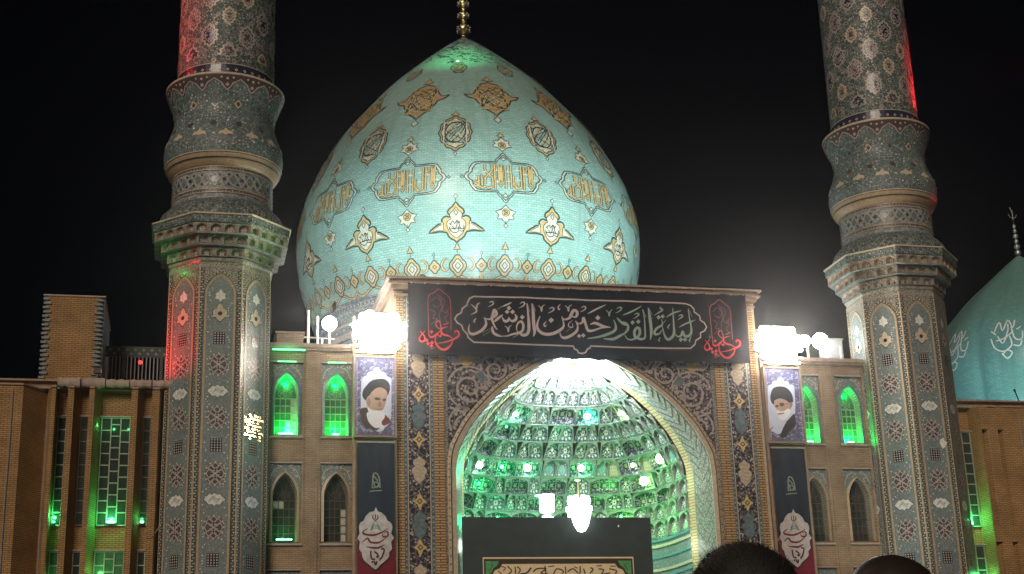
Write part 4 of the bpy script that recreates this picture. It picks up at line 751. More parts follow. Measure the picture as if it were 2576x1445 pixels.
    for row in range(9):
        for i in range(8):
            u = i*per+(row % 2)*per/2-3*per; v = 28.0+row*.86
            if row == 0 and i % 1 == 0: pass
            if cos(u/1.93) < -.25: continue
            q = MB(); kind = (i+row//2) % 3; fc = .84 if kind != 1 else .64; oc = 'lattice_tile' if kind != 1 else 'cream_tile'
            pts = scl(lob, fc)
            if row == 0: pts = [(x, y) for x, y in pts if y >= -.05]
            fill(q, Ms, scl(pts, .9), .012, 'red_tile' if kind == 0 else ('red_tile' if kind == 1 else 'navy_tile'), (0, 0), at=(u, v))
            if row: rib(q, Ms, scl(pts, .62), .035, .016, 'lattice_tile', closed=True, at=(u, v))
            rib(q, Ms, pts, .075, .02, oc, closed=row > 0, at=(u, v))
            for dx, dz in ((0, .17), (0, -.17), (.13, 0), (-.13, 0)):
                if row or dz >= 0: fill(q, Ms, disc(.055, 6), .024, oc, at=(u+dx, v+dz)); fill(q, Ms, disc(.025, 5), .028, 'navy_tile', at=(u+dx, v+dz))
            q.build('medallion_tile', root)
    q = MB(); RR = random.Random(8)
    for i in range(1100):
        u, v = RR.uniform(-3.6, 3.6), RR.uniform(27.65, 35)
        if RR.random() < .5: rib(q, Ms, [(u+.08*cos(a*pi/3), v+.08*sin(a*pi/3)) for a in range(6)], .03, .014, 'lattice_tile' if i % 2 else 'bluegrey_tile', closed=True)
        else: fill(q, Ms, disc(RR.choice((.03, .04)), 5), .016, RR.choice(('lattice_tile', 'pink_tile', 'cream_tile')), at=(u, v))
    q.build('blossom_inlay', root, kind='stuff')
mL = thing('minaret', 'tall mosaic minaret with one face washed in red light, beside the ochre hall', 'minaret', (-MX, MYY, 0), group='minarets flanking the portal')
minaret_parts(mL)
index_kids(); mR = copy_tree(mL)
a = pi/4; RR = random.Random(11); cam_p = Vector((-15.579, -55, 1.5))
for i in range(8):                              # added mirror tiles, each tilted to throw a floodlight glint at the camera
    for j in range(8):
        if RR.random() < .16+.35*(i in (0, 7) or j in (0, 7)): continue
        u, z = -.45+i*.128, 12.62+j*.125; p_ = Vector((-MX+(AO+.045)*sin(a)+u*cos(a), MYY-(AO+.045)*cos(a)+u*sin(a), z))
        L_ = Vector((-8.3+RR.uniform(-1.1, 1.1), -1.05, 16.95+RR.uniform(-.8, .6))); n_ = ((L_-p_).normalized()+(cam_p-p_).normalized()).normalized()
        q = MB(); ux = n_.cross(Vector((0, 0, 1))).normalized()*RR.uniform(.040, .060); uz = ux.cross(n_).normalized()*RR.uniform(.035, .060); lp = p_-Vector((-MX, MYY, 0))
        q.add([lp-ux-uz, lp+ux-uz, lp+ux+uz, lp-ux+uz, lp-n_*.03-ux-uz, lp-n_*.03+ux-uz, lp-n_*.03+ux+uz, lp-n_*.03-ux+uz], [(0, 1, 2, 3), (0, 1, 5, 4), (1, 2, 6, 5), (2, 3, 7, 6), (3, 0, 4, 7)], 'mirror_tile'); q.build('glint_tile', mL)
mR.location = (MX, MYY, 0); mR['label'] = 'tall mosaic minaret standing in front of the small turquoise side dome'
# ================================================================== main dome
DX, DY = 0., 22.
PZ = [23.8, 24.1, 25.7, 27.2, 28.7, 30.3, 31.8, 33.4, 34.9, 36.4, 38, 39.5, 41.1, 41.97]
PR = [8.70, 8.85, 9.37, 9.66, 9.74, 9.50, 9.0, 8.2, 7.27, 6.08, 4.7, 3.15, 1.33, .2]
PF = sm(list(zip(PR, PZ)), 8)
S_ = [0]
for a, c in zip(PF, PF[1:]): S_.append(S_[-1]+hypot(c[0]-a[0], c[1]-a[1]))
def s_at(z):
    for i, (a, c) in enumerate(zip(PF, PF[1:])):
        if a[1] <= z <= c[1]: return S_[i]+(S_[i+1]-S_[i])*(z-a[1])/((c[1]-a[1]) or 1)
    return S_[-1]
def dome_M(az, z0):
    s0 = s_at(z0); a0 = radians(az)
    def M(u, v, h):
        s = max(0, min(S_[-1]-.01, s0+v)); lo, hi = 0, len(S_)-1
        while hi-lo > 1:
            m_ = (lo+hi)//2
            if S_[m_] <= s: lo = m_
            else: hi = m_
        t = (s-S_[lo])/(S_[hi]-S_[lo]); r = PF[lo][0]+(PF[hi][0]-PF[lo][0])*t; z = PF[lo][1]+(PF[hi][1]-PF[lo][1])*t
        tr, tz = PF[hi][0]-PF[lo][0], PF[hi][1]-PF[lo][1]; L = hypot(tr, tz) or 1; nr, nz = tz/L, -tr/L
        a = a0+u/max(r, .5); rr = r+nr*h*2; return (rr*sin(a), -rr*cos(a), z+nz*h*2)
    return M
dome = thing('turquoise_dome', 'great pointed turquoise dome inlaid with gold medallions and inscriptions, floodlit behind the portal', 'dome', (DX, DY, 0))
q = MB(); q.lathe(PF, 128, 'dome_tile'); q.build('shell', dome, True)
q = MB(); q.lathe([(8.3, 15), (8.3, 23.0), (8.45, 23.1), (8.45, 23.3), (8.6, 23.35), (8.6, 23.66), (8.74, 23.7), (8.74, 23.82), (8.5, 23.82)], 96, 'flower_drum'); q.build('drum', dome)
q = MB(); MD = lambda u, v, h: ((8.3+h)*sin(u/8.3), -(8.3+h)*cos(u/8.3), v); ME = lambda u, v, h: ((8.61+h)*sin(u/8.61), -(8.61+h)*cos(u/8.61), v)
for z, w_, m_ in ((22.8, .12, 'cream_tile'), (22.2, .3, 'pink_tile'), (21.95, .05, 'navy_tile'), (20.4, .06, 'cream_tile'), (19.0, .25, 'ochre_tile'), (18.1, .06, 'navy_tile')): rib(q, MD, [(-14+i*.5, z) for i in range(57)], w_, .012, m_)
for i in range(110):
    u = -14+i*.26; rib(q, ME, [(u, 23.40), (u+.1, 23.5), (u, 23.62)], .05, .01, 'outline_tile')
    if i % 3 == 0: fill(q, MD, disc(.07, 6), .03, 'white_tile', at=(u, 22.55))
for i in range(26):
    u = -13.5+i*1.05; fill(q, MD, lobes(.8, 1.1, 6, .14, 24), .012, 'cream_tile', at=(u, 21.2)); fill(q, MD, lobes(.5, .7, 6, .14, 24), .02, 'bluegrey_tile', at=(u, 21.2)); fill(q, MD, disc(.16, 6), .014, 'ochre_tile', at=(u+.52, 20.9))
    fill(q, MD, lobes(.8, .8, 8, .2, 24), .012, 'pink_tile', at=(u, 19.7))
q.build('drum_mosaic', dome, kind='stuff')
Y_, Wt, OT, NV = 'dome_gold', 'dome_cream', 'dome_line', 'navy_tile'
def layered(q, M, pts, c=(0, 0), cols=(Y_, Wt), ws=(.08,), k=(1, .8), rings=5):
    rib(q, M, pts, .06, .016, OT, closed=True, step=.22)
    for i, (s_, m_) in enumerate(zip(k, cols)): fill(q, M, scl(pts, s_, c), .009+i*.006, m_, c, rings if i == 0 else 3)
    if len(k) > 1: rib(q, M, scl(pts, k[1], c), .05, .02, OT, closed=True, step=.22)
def knots(q, M, w_, h_, n, m_, wd=.05, seed=1, c=(0, 0)):
    RR = random.Random(seed)
    for i in range(n):
        a, b_ = RR.uniform(0, 2*pi), RR.uniform(0, 2*pi); f1, f2 = RR.choice((2, 3)), RR.choice((1, 2, 3))
        rib(q, M, [(c[0]+w_*.5*sin(f1*t*pi/14+a), c[1]+h_*.5*sin(f2*t*pi/14+b_)) for t in range(28)], wd, .026+.001*i, m_, closed=True)
SCRIPT = ([(-.9, .1), (-.7, -.5), (-.2, -.8), (.3, -.5), (.2, .1)], [(-.5, .2), (-.2, -.3), (.1, .4), (.1, .9)], [(.3, .7), (.5, -.1), (.9, -.2), (.95, .3)], [(-.7, .5), (-.4, .9), (-.2, .5), (.1, .95), (.4, .6), (.5, .9)], [(-.9, -.25), (0, -.15), (.95, -.25)], [(.4, -.5), (.75, -.6), (.9, -.4)], [(-.9, .6), (-.6, .3)])
def tri_med(az):
    q = MB(); M = dome_M(az, 26.78)
    h = [(0, 1.06), (.16, .84), (.36, .68), (.42, .5), (.30, .38), (.34, .28), (.52, .34), (.72, .2), (.70, .0), (.64, -.08), (.86, -.04), (1.08, -.18), (1.42, -.46), (.9, -.44), (.5, -.5), (.42, -.68), (.26, -.84), (.1, -.92), (0, -1.02)]
    o = sm(mirror(h), 2, True); rib(q, M, o, .08, .014, OT, closed=True, step=.25)
    core = sm(mirror([(0, 1.06), (.16, .84), (.36, .68), (.42, .5), (.33, .3), (.5, .2), (.62, 0), (.6, -.3), (.5, -.5), (.42, -.68), (.26, -.84), (0, -1.02)]), 2, True)
    fill(q, M, core, .009, Y_, (0, -.1), 5); fill(q, M, scl(core, .74, (0, -.1)), .015, Wt, (0, -.1), 4); rib(q, M, scl(core, .76, (0, -.1)), .035, .02, OT, closed=True)
    for e in (-1, 1):
        wing_ = [(e*x, y) for x, y in ((.55, .3), (.72, .2), (.70, .0), (.86, -.04), (1.08, -.18), (1.42, -.46), (.9, -.44), (.5, -.45))]; fill(q, M, wing_, .011, Y_, (e*.75, -.25), 3); fill(q, M, scl(wing_, .55, (e*.85, -.28)), .017, Wt, (e*.85, -.28)); rib(q, M, scl(wing_, .6, (e*.85, -.28)), .03, .02, OT, closed=True)
    for L in SCRIPT: rib(q, M, sm([(x*.40, y*.36-.25) for x, y in L], 3), .038, .026, NV)
    rib(q, M, diam(.1, .16, (0, .5)), .04, .03, OT, closed=True); fill(q, M, diam(.1, .13, (0, 1.36)), .012, Wt); rib(q, M, diam(.1, .13, (0, 1.36)), .035, .016, OT, closed=True); rib(q, M, [(0, 1.1), (0, 1.24)], .03, .014, OT)
    q.build('winged_medallion', dome)
def mid_med(az):
    q = MB(); M = dome_M(az, 32.0); o = lobes(1.75, 2.45, 12, .12, 60, .16); layered(q, M, o, cols=(Y_, Wt, Y_), k=(1, .86, .62)); knots(q, M, 1.1, 1.6, 5, OT, .045, 3); knots(q, M, 1.2, 1.7, 3, Wt, .045, 13); knots(q, M, .8, 1.1, 2, 'dome_tile', .05, 17)
    fill(q, M, disc(.12, 6), .03, 'teal_tile')
    fill(q, M, [(-.25, 1.45), (0, 1.36), (.25, 1.45), (.08, 1.56), (0, 1.8), (-.08, 1.56)], .012, Y_); rib(q, M, [(-.25, 1.45), (0, 1.36), (.25, 1.45), (.08, 1.56), (0, 1.8), (-.08, 1.56)], .03, .016, OT, closed=True)
    rib(q, M, diam(.09, .12, (0, -1.5)), .04, .014, OT, closed=True); fill(q, M, diam(.08, .1, (0, -1.5)), .012, Wt); q.build('oval_medallion', dome)
def big_med(az):
    q = MB(); M = dome_M(az, 34.72)
    h = [(x*1.08, y*1.5) for x, y in [(0, 1.15), (.2, 1.05), (.42, .98), (.56, .72), (.74, .52), (.92, .22), (1.15, .12), (1.4, .2), (1.2, -.04), (.9, -.14), (.8, -.4), (.55, -.62), (.42, -.82), (.18, -.98), (0, -1.15)]]
    o = sm(mirror(h), 2, True); rib(q, M, o, .07, .016, OT, closed=True, step=.25); fill(q, M, scl(o, .97), .009, 'ochre_tile', (0, 0), 6)
    rib(q, M, scl(o, .86), .09, .015, Y_, closed=True, step=.2); knots(q, M, 1.45, 2.3, 7, OT, .055, 9); knots(q, M, 1.5, 2.4, 8, Y_, .06, 5); knots(q, M, 1.2, 1.8, 4, Wt, .045, 6)
    fill(q, M, diam(.2, .26, (0, -2.1)), .012, Wt); rib(q, M, diam(.2, .26, (0, -2.1)), .05, .016, OT, closed=True); tp = [(-.34, 2.0), (0, 1.85), (.34, 2.0), (.12, 2.15), (0, 2.5), (-.12, 2.15)]; fill(q, M, tp, .012, Y_); rib(q, M, tp, .05, .016, OT, closed=True)
    q.build('great_medallion', dome)
KUF = [  # kufic letters of the cartouche, as bars (x, z pairs)
    [(1.46, .62), (1.46, -.30)], [(1.28, .62), (1.28, -.30)], [(1.37, .5), (1.37, -.2)], [(1.16, .55), (1.16, .4), (.98, .38)], [(1.00, .62), (1.00, -.62)], [(.85, .62), (.85, -.5), (.62, -.62), (.45, -.42), (.45, .05)],
    [(.33, -.62), (.33, .62)], [(.05, .60), (.05, -.62)], [(-.14, .62), (-.14, -.30)], [(-.30, .62), (-.30, -.30)], [(-.22, .5), (-.22, -.2)], [(-.5, .62), (-.5, -.64)], [(-.62, .62), (-.62, .3), (-1.0, -.1), (-1.0, -.4)], [(-.98, .62), (-.98, .3), (-.62, -.1), (-.62, -.5)],
    [(-.66, -.55), (-.85, -.64), (-1.0, -.52), (-1.15, -.64), (-1.3, -.52), (-1.52, -.52)], [(-1.16, -.5), (-1.16, .08)], [(-1.32, -.5), (-1.32, .0)], [(-1.5, -.5), (-1.5, -.3), (-1.36, -.3)]]
def cartouche(az):
    q = MB(); M = dome_M(az, 29.22)
    h = [(2.02, 0), (1.92, .18), (1.78, .26), (1.74, .48), (1.52, .78), (1.2, .84), (.42, .84), (.38, .98), (.2, 1.16), (.08, 1.34), (0, 1.4)]
    o = h+[(-x, y) for x, y in reversed(h[:-1])]; o = o[:-1]+[(x, -y) for x, y in reversed(o)][:-1] if False else [(x, y) for x, y in h]+[(-x, y) for x, y in h[-2::-1]]+[(-x, -y) for x, y in h[1:]]+[(x, -y) for x, y in h[-2:0:-1]]
    rib(q, M, scl(o, 1.03), .05, .014, OT, closed=True, step=.2); rib(q, M, o, .09, .012, Wt, closed=True, step=.2); rib(q, M, scl(o, .94), .045, .016, OT, closed=True, step=.2)
    for L in KUF:
        L = [(x*1.02, z*1.08) for x, z in L]; rib(q, M, L, .14, .012, OT, step=.3); rib(q, M, L, .085, .018, Y_, step=.3)
    for x in (1.37, -.22): fill(q, M, diam(.15, .19, (x, -.45)), .014, OT); fill(q, M, diam(.12, .15, (x, -.45)), .02, Y_); fill(q, M, diam(.045, .05, (x, -.45)), .026, OT)
    for x in (.62, -1.5): fill(q, M, diam(.13, .12, (x, -.5)), .02, Y_); fill(q, M, diam(.045, .05, (x, -.5)), .026, OT)
    for x, z in ((1.62, .42), (1.1, .2), (.68, .42), (.18, .3), (-.4, .35), (-1.4, .3), (1.6, -.1), (.68, -.15), (.2, -.25), (-.4, -.3), (-1.0, .25), (-1.55, -.05)): rib(q, M, [(x-.14, z), (x+.14, z)], .06, .014, Wt); rib(q, M, [(x, z), (x, z+.13)], .05, .014, Wt)
    for e in (-1, 1): rib(q, M, diam(.09, .1, (e*2.2, 0)), .04, .014, OT, closed=True); rib(q, M, diam(.14, .1, (0, e*1.05)), .045, .016, OT, closed=True); fill(q, M, diam(.11, .08, (0, e*1.05)), .012, Wt)
    st = [(x*1.25, y*1.15) for x, y in [(0, .5), (.15, .28), (.34, .3), (.28, .12), (.42, -.06), (.2, -.12), (0, -.34), (-.2, -.12), (-.42, -.06), (-.28, .12), (-.34, .3), (-.15, .28)]]
    for c in ((0, 1.95), (0, -1.95)):
        pts = [(x, c[1]+(y if c[1] > 0 else -y)) for x, y in st]; fill(q, M, pts, .012, Wt, c, 2); rib(q, M, pts, .045, .016, OT, closed=True); fill(q, M, disc(.2, 10, c), .018, Y_); rib(q, M, disc(.2, 10, c), .03, .022, OT, closed=True); knots(q, M, .2, .2, 1, OT, .03, 2, c)
    tp = [(-.22, 2.62), (0, 2.55), (.22, 2.62), (.1, 2.72), (0, 2.92), (-.1, 2.72)]; fill(q, M, tp, .012, Y_); rib(q, M, tp, .035, .016, OT, closed=True); rib(q, M, [(0, 2.4), (0, 2.56)], .03, .014, OT)
    rib(q, M, diam(.1, .12, (0, -2.62)), .04, .016, OT, closed=True); fill(q, M, diam(.08, .1, (0, -2.62)), .012, Wt); rib(q, M, [(0, -2.35), (0, -2.5)], .03, .014, OT)
    q.build('inscription_cartouche', dome)
def crown_orn(az):
    q = MB(); M = dome_M(az, 37.6); o = lobes(.9, 1.5, 6, .2, 36, .2); rib(q, M, o, .05, .014, OT, closed=True); knots(q, M, .6, 1.1, 2, 'ochre_tile', .06, 4); q.build('crown_medallion', dome)
def border(az, big):
    q = MB(); M = dome_M(az, 24.66)
    if big:
        o = lobes(.86, 1.0, 4, .16, 40, .22); layered(q, M, o, cols=(Y_, Wt), k=(1, .62), rings=3); rib(q, M, diam(.14, .18), .05, .026, OT, closed=True)
        for e in (-1, 1):
            p = [(e*x, y) for x, y in ((.45, .3), (.62, .38), (.78, .22), (.82, .0), (.7, -.2), (.52, -.16), (.55, -.02))]; rib(q, M, sm(p, 3), .15, .010, OT, taper=True); rib(q, M, sm(p, 3), .085, .016, Y_, taper=True)
            p = [(e*x, y) for x, y in ((0, -.5), (.3, -.62), (.55, -.78), (.85, -.84), (1.05, -.74), (1.22, -.5))]; rib(q, M, sm(p, 3), .16, .008, OT); rib(q, M, sm(p, 3), .095, .014, Y_)
            fill(q, M, [(e*.6, -.66), (e*.72, -.5), (e*.85, -.66)], .018, Y_)
        tp = [(-.2, .82), (.2, .82), (.1, .95), (0, 1.2), (-.1, .95)]; fill(q, M, tp, .012, Y_); rib(q, M, tp, .045, .016, OT, closed=True); rib(q, M, [(0, .62), (0, .8)], .03, .014, OT)
    else:
        o = lobes(.56, .62, 4, .2, 28, .2); layered(q, M, o, cols=(Y_,), k=(1,), rings=2); rib(q, M, diam(.1), .045, .024, OT, closed=True); rib(q, M, diam(.07, .11, (0, .62)), .035, .016, OT, closed=True); rib(q, M, [(0, .36), (0, .52)], .03, .014, OT)
        for e in (-1, 1): rib(q, M, [(0, -.3), (e*.1, -.45)], .1, .014, Y_)
    q.build('border_palmette' if big else 'border_diamond', dome)
for i in range(-4, 4): tri_med(15+30*i); mid_med(15+30*i)
for i in range(-3, 4): cartouche(30*i); big_med(30*i)
for i in range(-3, 4): crown_orn(15+30*i)
for i in range(-6, 7): border(15*i, True)
for i in range(-6, 6): border(15*i+7.5, False)
q = MB(); Mt = dome_M(0, 39); knots_h = []
RR = random.Random(4)
for i in range(420):
    az = RR.uniform(-95, 95); z = RR.uniform(38.0, 41.7); M = dome_M(az, z); s_ = RR.uniform(.08, .2)
    rib(q, M, [(-s_, 0), (-s_*.3, s_), (s_*.4, s_*.3), (s_, -s_*.5)], .05, .014, OT if i % 3 else 'bluegrey_tile')
q.build('crown_tracery', dome, kind='stuff')
def finial(name, parent, z0, parts, cx=0, cy=0, m='gold_metal'):
    """stacked beaded globes on a rod"""
    fn = MB(); zt = z0+sum(h for r, h, b_ in parts); fn.tube([(cx, cy, z0-.3), (cx, cy, zt+.4)], .035, 'dark_metal'); root = fn.build(name, parent); z = z0
    for r, h, beads in parts:
        q = MB(); n = 7; q.lathe([(max(.03, r*sin(pi*(i+.02)/(n+.04))), z+h*.5-h*.5*cos(pi*i/n)) for i in range(n+1)], 14, m, (cx, cy))
        if beads:
            for i in range(beads):
                a = 2*pi*i/beads
                for dz in (.3, .62): q.lathe([(.001, z+h*dz-r*.16), (r*.17, z+h*dz), (.001, z+h*dz+r*.16)], 6, 'silver_metal', (cx+r*.98*sin(a+dz), cy-r*.98*cos(a+dz)))
        q.build('globe', root, True); z += h+.02
finial('finial', dome, 41.98, [(.20, .24, 0), (.40, .74, 10), (.20, .28, 0), (.34, .46, 9), (.19, .27, 0), (.34, .5, 9), (.2, .3, 0), (.26, .5, 8), (.1, .9, 0)])
# ================================================================== side dome
SX, SY = 33.8, 20.
sdome = thing('side_dome', 'smaller ribbed turquoise dome with white calligraphy roundels behind the right-hand hall', 'dome', (SX, SY, 0))
k_ = .66
def sd_r(z): 
    zz = 28.7+(z-20.25)/k_
    for (a, c), (d, e) in zip(PF, PF[1:]):
        if c <= zz <= e: return k_*(a+(d-a)*(zz-c)/((e-c) or 1))
    return .1*k_
q = MB(); nz, na = 44, 160; vs = []
for j in range(nz+1):
    z = 17.05+(28.98-17.05)*j/nz; r = sd_r(z)*(1+.07*max(0, sin(pi*(z-20)/9)))
    for i in range(na):
        a = 2*pi*i/na; ph = ((a*12/(2*pi)) % 1)*2-1; lim = 26.2-abs(ph)**1.7*3.2; d = .20*(abs(ph)**5) if z < lim else .06*min(1, (z-lim)*.9)
        vs.append(((r-d*min(1, r/2))*sin(a), -(r-d*min(1, r/2))*cos(a), z))
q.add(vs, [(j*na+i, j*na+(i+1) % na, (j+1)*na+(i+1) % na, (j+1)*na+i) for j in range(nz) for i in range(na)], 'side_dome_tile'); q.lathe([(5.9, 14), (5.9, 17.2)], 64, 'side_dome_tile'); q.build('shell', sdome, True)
for az in range(-105, 106, 30):
    q = MB()
    def Msd(u, v, h, az=az):
        u, v = u*.95, v*1.0; z = 22.5+v; r = sd_r(z)*(1+.07*max(0, sin(pi*(z-20)/9)))+.04+h; a = radians(az)+u/r; return (r*sin(a), -r*cos(a), z)
    for L in ([(-.9, .1), (-.7, -.5), (-.2, -.8), (.3, -.5), (.2, .1)], [(-.5, .2), (-.2, -.3), (.1, .4), (.1, .9)], [(.3, .7), (.5, -.1), (.9, -.2), (.95, .3)], [(-.7, .5), (-.4, 1.1), (-.2, .5), (.1, 1.15), (.4, .6), (.5, 1.1)], [(-.3, -.9), (0, -1.25), (.3, -.95), (0, -.75), (-.2, -.95)], [(.4, -.5), (.75, -.6), (.9, -.3)], [(-.9, .6), (-.6, .3)], [(.6, .45), (.85, .6)], [(-.6, -.1), (-.1, .0), (.35, .3)]):
        rib(q, Msd, sm(L, 4), .085, .02, 'white_tile')
    q.build('calligraphy_roundel', sdome)
finial('finial', sdome, 29.0, [(.2, .45, 0), (.17, .34, 6), (.13, .3, 0), (.15, .34, 6), (.11, .3, 0), (.1, .26, 0)], m='silver_metal')
q = MB(); q.tube([(-.0, 0, 31.4), (0, 0, 32.0)], .03, 'silver_metal'); 
rib(q, lambda u, v, h: (u, h, v), [(-.28, 31.75), (-.18, 31.55), (0, 31.5), (.18, 31.55), (.28, 31.75)], .06, 0, 'silver_metal'); q.tube([(0, 0, 31.9), (-.12, 0, 32.2)], .03, 'silver_metal'); q.build('finial_crescent', sdome)
# ================================================================== side halls
def hall(label, segs, wins, s, x_end, coping_from):
    """segs: plan corners (x, y) of the folded brick front; wins: (x0, x1, y, lit, cols)"""
    root = thing('side_hall', label, 'building')
    q = MB(); n = len(segs); zt = 14.5
    q.add([(s*x, y, 0) for x, y in segs]+[(s*x, y, zt) for x, y in segs], [(i, i+1, n+i+1, n+i) for i in range(n-1)], 'brick_ochre')
    q.add([(s*x, y, zt) for x, y in segs]+[(s*segs[-1][0], 9, zt), (s*segs[0][0], 9, zt)], [tuple(range(n+2))], 'brick_ochre')
    q.build('folded_wall', root)
    q = MB(); q.add([(s*x, y-.06, zt) for x, y in segs]+[(s*x, y-.06, zt+.07) for x, y in segs]+[(s*x, y+.5, zt+.07) for x, y in segs], [(i, i+1, n+i+1, n+i) for i in range(n-1)]+[(n+i, n+i+1, 2*n+i+1, 2*n+i) for i in range(n-1)], 'cornice_tan'); q.build('wall_coping', root)
    q = MB(); a, c = sorted((s*x_end[0], s*x_end[1])); q.box(a, c, -.72, -.3, 14.80, 14.87, 'cornice_tan'); q.box(a, c, -.5, 9, 14.57, 14.80, 'cornice_tan'); q.build('roof_edge', root)
    for (x0, x1, y, lit, cols, z0, z1, rows) in wins:
        a, c = sorted((s*x0, s*x1)); wd = (c-a)/cols
        q = MB(); fm = 'muntin_lit' if lit else 'muntin_unlit'
        q.box(a-.02, c+.02, y-.03, y+.03, z0-.05, z0, fm); q.box(a-.02, c+.02, y-.03, y+.03, z1, z1+.05, fm)
        for i in range(cols+1): q.box(a+i*wd-.02, a+i*wd+.02, y-.03, y+.02, z0, z1, fm)
        win = q.build('window', root)
        h = (z1-z0)/rows; q = MB()
        for i in range(cols):
            off = .5*h if (cols == 3 and i == 1) else 0
            zz = [z0]+[z0+off+j*h for j in range(0 if off else 1, rows)]+[z1]
            for z in zz[1:-1]: q.box(a+i*wd+.02, a+(i+1)*wd-.02, y-.02, y+.02, z-.02, z+.02, fm)
            for z_a, z_b in zip(zz, zz[1:]):
                g_ = MB(); t_ = R.uniform(-.008, .008); g_.add([(a+i*wd, y+.01+t_, z_a), (a+(i+1)*wd, y+.01-t_, z_a), (a+(i+1)*wd, y+.014-t_, z_b), (a+i*wd, y+.014+t_, z_b)], [(0, 1, 2, 3)], 'glass_green_lit' if lit == 2 else 'glass_dark'); g_.build('pane', win)
        q.build('glazing_bars', win, kind='stuff')
        q = MB(); q.box(a-.1, c+.1, y-.1, y+.0, z1+.05, z1+.09, 'stone_coping'); q.build('lintel_ledge', win)
    return root
# left-hand hall : narrow bright pilasters, wall folding back to each window
segs = [(30, -.4), (24.4, -.4), (24.3, -1.2), (21.25, -1.2), (20.5, -.15), (20.28, -.95), (20.14, -.95), (20.12, -.2), (19.72, -.2), (19.72, -.95), (19.50, -.95), (19.27, -.2), (18.96, -.2), (18.96, -.95), (18.78, -.95), (18.52, -.2), (17.46, -.2), (17.46, -.95), (17.24, -.95), (17.0, -.2), (16.72, -.2), (16.72, -.95), (16.45, -.95), (16.2, .1), (15.2, .1)]
zA, zB = 9.60, 13.52
W_ = []
for z0, z1 in ((zA, zB), (4.4, 8.6)):
    up = z0 == zA
    W_ += [(20.05, 19.76, -.26, 2 if not up else 1, 1, z0, z1, 9), (19.25, 18.99, -.26, 0 if up else 1, 1, z0, z1, 9), (18.50, 17.48, -.26, 2 if not up else 1, 3, z0, z1, 9), (17.0, 16.75, -.26, 0 if up else 1, 1, z0, z1, 9)]
hallL = hall('ochre brick hall with folded piers and tall green-lit stepped windows, under the rooftop brick tower', segs, W_, -1, (15.2, 30), 0)
segs = [(15.2, -.2), (16.97, -.2), (17.10, -.95), (17.12, -.95), (17.12, -.95), (17.12, -.25), (17.45, -.95), (17.86, -.95), (17.86, -.25), (18.15, -.95), (20.5, -.95), (21.2, -.2), (34, -.2)]
W_ = []
for z0, z1 in ((zA, zB), (4.4, 8.75)): W_ += [(15.35, 16.93, -.26, 1, 4, z0, z1, 9)]
hallR = hall('dim brown brick hall with a tall green-lit window, in front of the smaller side dome', segs, W_, 1, (15.2, 34), 0)
for x0, x1 in ((17.10, 17.47), (17.84, 18.17)):
    for z0, z1 in ((13.55, 14.5), (8.85, 9.5)): q = MB(); q.box(x0, x1, -.952, -.3, z0, z1, 'brick_ochre'); q.build('slot_lintel', hallR)
def hall_lamp(x, y, z, e, label, wd, m='lamp_cyan', up=.25, lx=0):
    t = thing('sill_lamp', label, 'lamp', (x, y, z), group='green window lamps')
    k = MB(); k.box(-wd/2, wd/2, -.05, .06, 0, .05, 'dark_metal'); k.build('housing', t)
    k = MB(); k.box(-wd/2+.02, wd/2-.02, -.05, .05, .05, .12, m); k.build('diffuser', t)
    lamp('sill_light', 'POINT', (x+lx, y-.16, z+up), e, (.06, 1, .22), .05)
hall_lamp(-17.99, -.34, 9.6, 42, 'green lamp at the foot of the wide window of the ochre hall', .32)
hall_lamp(-19.98, -.34, 9.6, 22, 'green lamp at the foot of the leftmost narrow window of the ochre hall', .12, 'lamp_green', .3)
hall_lamp(-16.9, -.34, 9.6, 4, 'small green lamp at the foot of the narrow window nearest the red-lit minaret', .16)
hall_lamp(16.42, -.34, 9.6, 60, 'green lamp at the foot of the window of the dim hall on the right', .22)
for x in (-18.6, -18.05, -17.5, 16.2): lamp('window_head_light', 'POINT', (x-.02, -.55, 13.2), 2.2, (.1, 1, .3), .05)
lamp('lower_window_light', 'POINT', (-18.3, -.7, 7.9), 10, (.25, 1, .3), .1); lamp('lower_window_light', 'POINT', (16.7, -.6, 7.6), 16, (.1, 1, .25), .1); lamp('lower_window_light', 'POINT', (-19.95, -.7, 7.6), 4, (.25, 1, .3), .1)
# rolled awnings and stone blocks lying on the eaves of the left-hand hall
xs = [-20.15, -19.3, -18.42, -17.55, -16.75, -15.9]
for i, (a, c) in enumerate(zip(xs, xs[1:])):
    q = MB(); kk = 9; vs = []
    for j in range(kk+1):
        x = a+.02+(c-a-.04)*j/kk; r = .17+.02*sin(j*1.7+i*2)+(.02 if i < 2 else 0); dz = .02*sin(j*2.3+i)*(1 if i < 2 else .2)
        for p in range(10): an = 2*pi*p/10; vs.append((x, -.78+r*cos(an)*.8, 14.74+dz+r*sin(an)*(1 if i < 2 else .9)))
    q.add(vs, [(j*10+p, j*10+(p+1) % 10, (j+1)*10+(p+1) % 10, (j+1)*10+p) for j in range(kk) for p in range(10)]+[tuple(range(10)), tuple(reversed(range(kk*10, kk*10+10)))], 'stone_coping')
    lb = ['lumpy rolled canvas at the left end of the eaves row, under the rooftop tower', 'lumpy rolled canvas second from the left end of the eaves row', 'smooth pale roll in the middle of the eaves row', 'smooth pale roll just left of the one that touches the minaret', 'smooth pale roll whose end meets the red-lit minaret'][i]
    q.build('awning_roll', None, i < 2, label=lb, category='roll', group='rolls lying along the eaves')
q = MB(); q.tube([(-16.9+.1*i, -1.0+.0*i, 8.95+.25*((i-3)/3)**2+.03*i) for i in range(8)], .012, 'stone_coping', 4)
q.build('cable', None, label='thin pale cable sagging between the piers below the narrow window', category='cable')
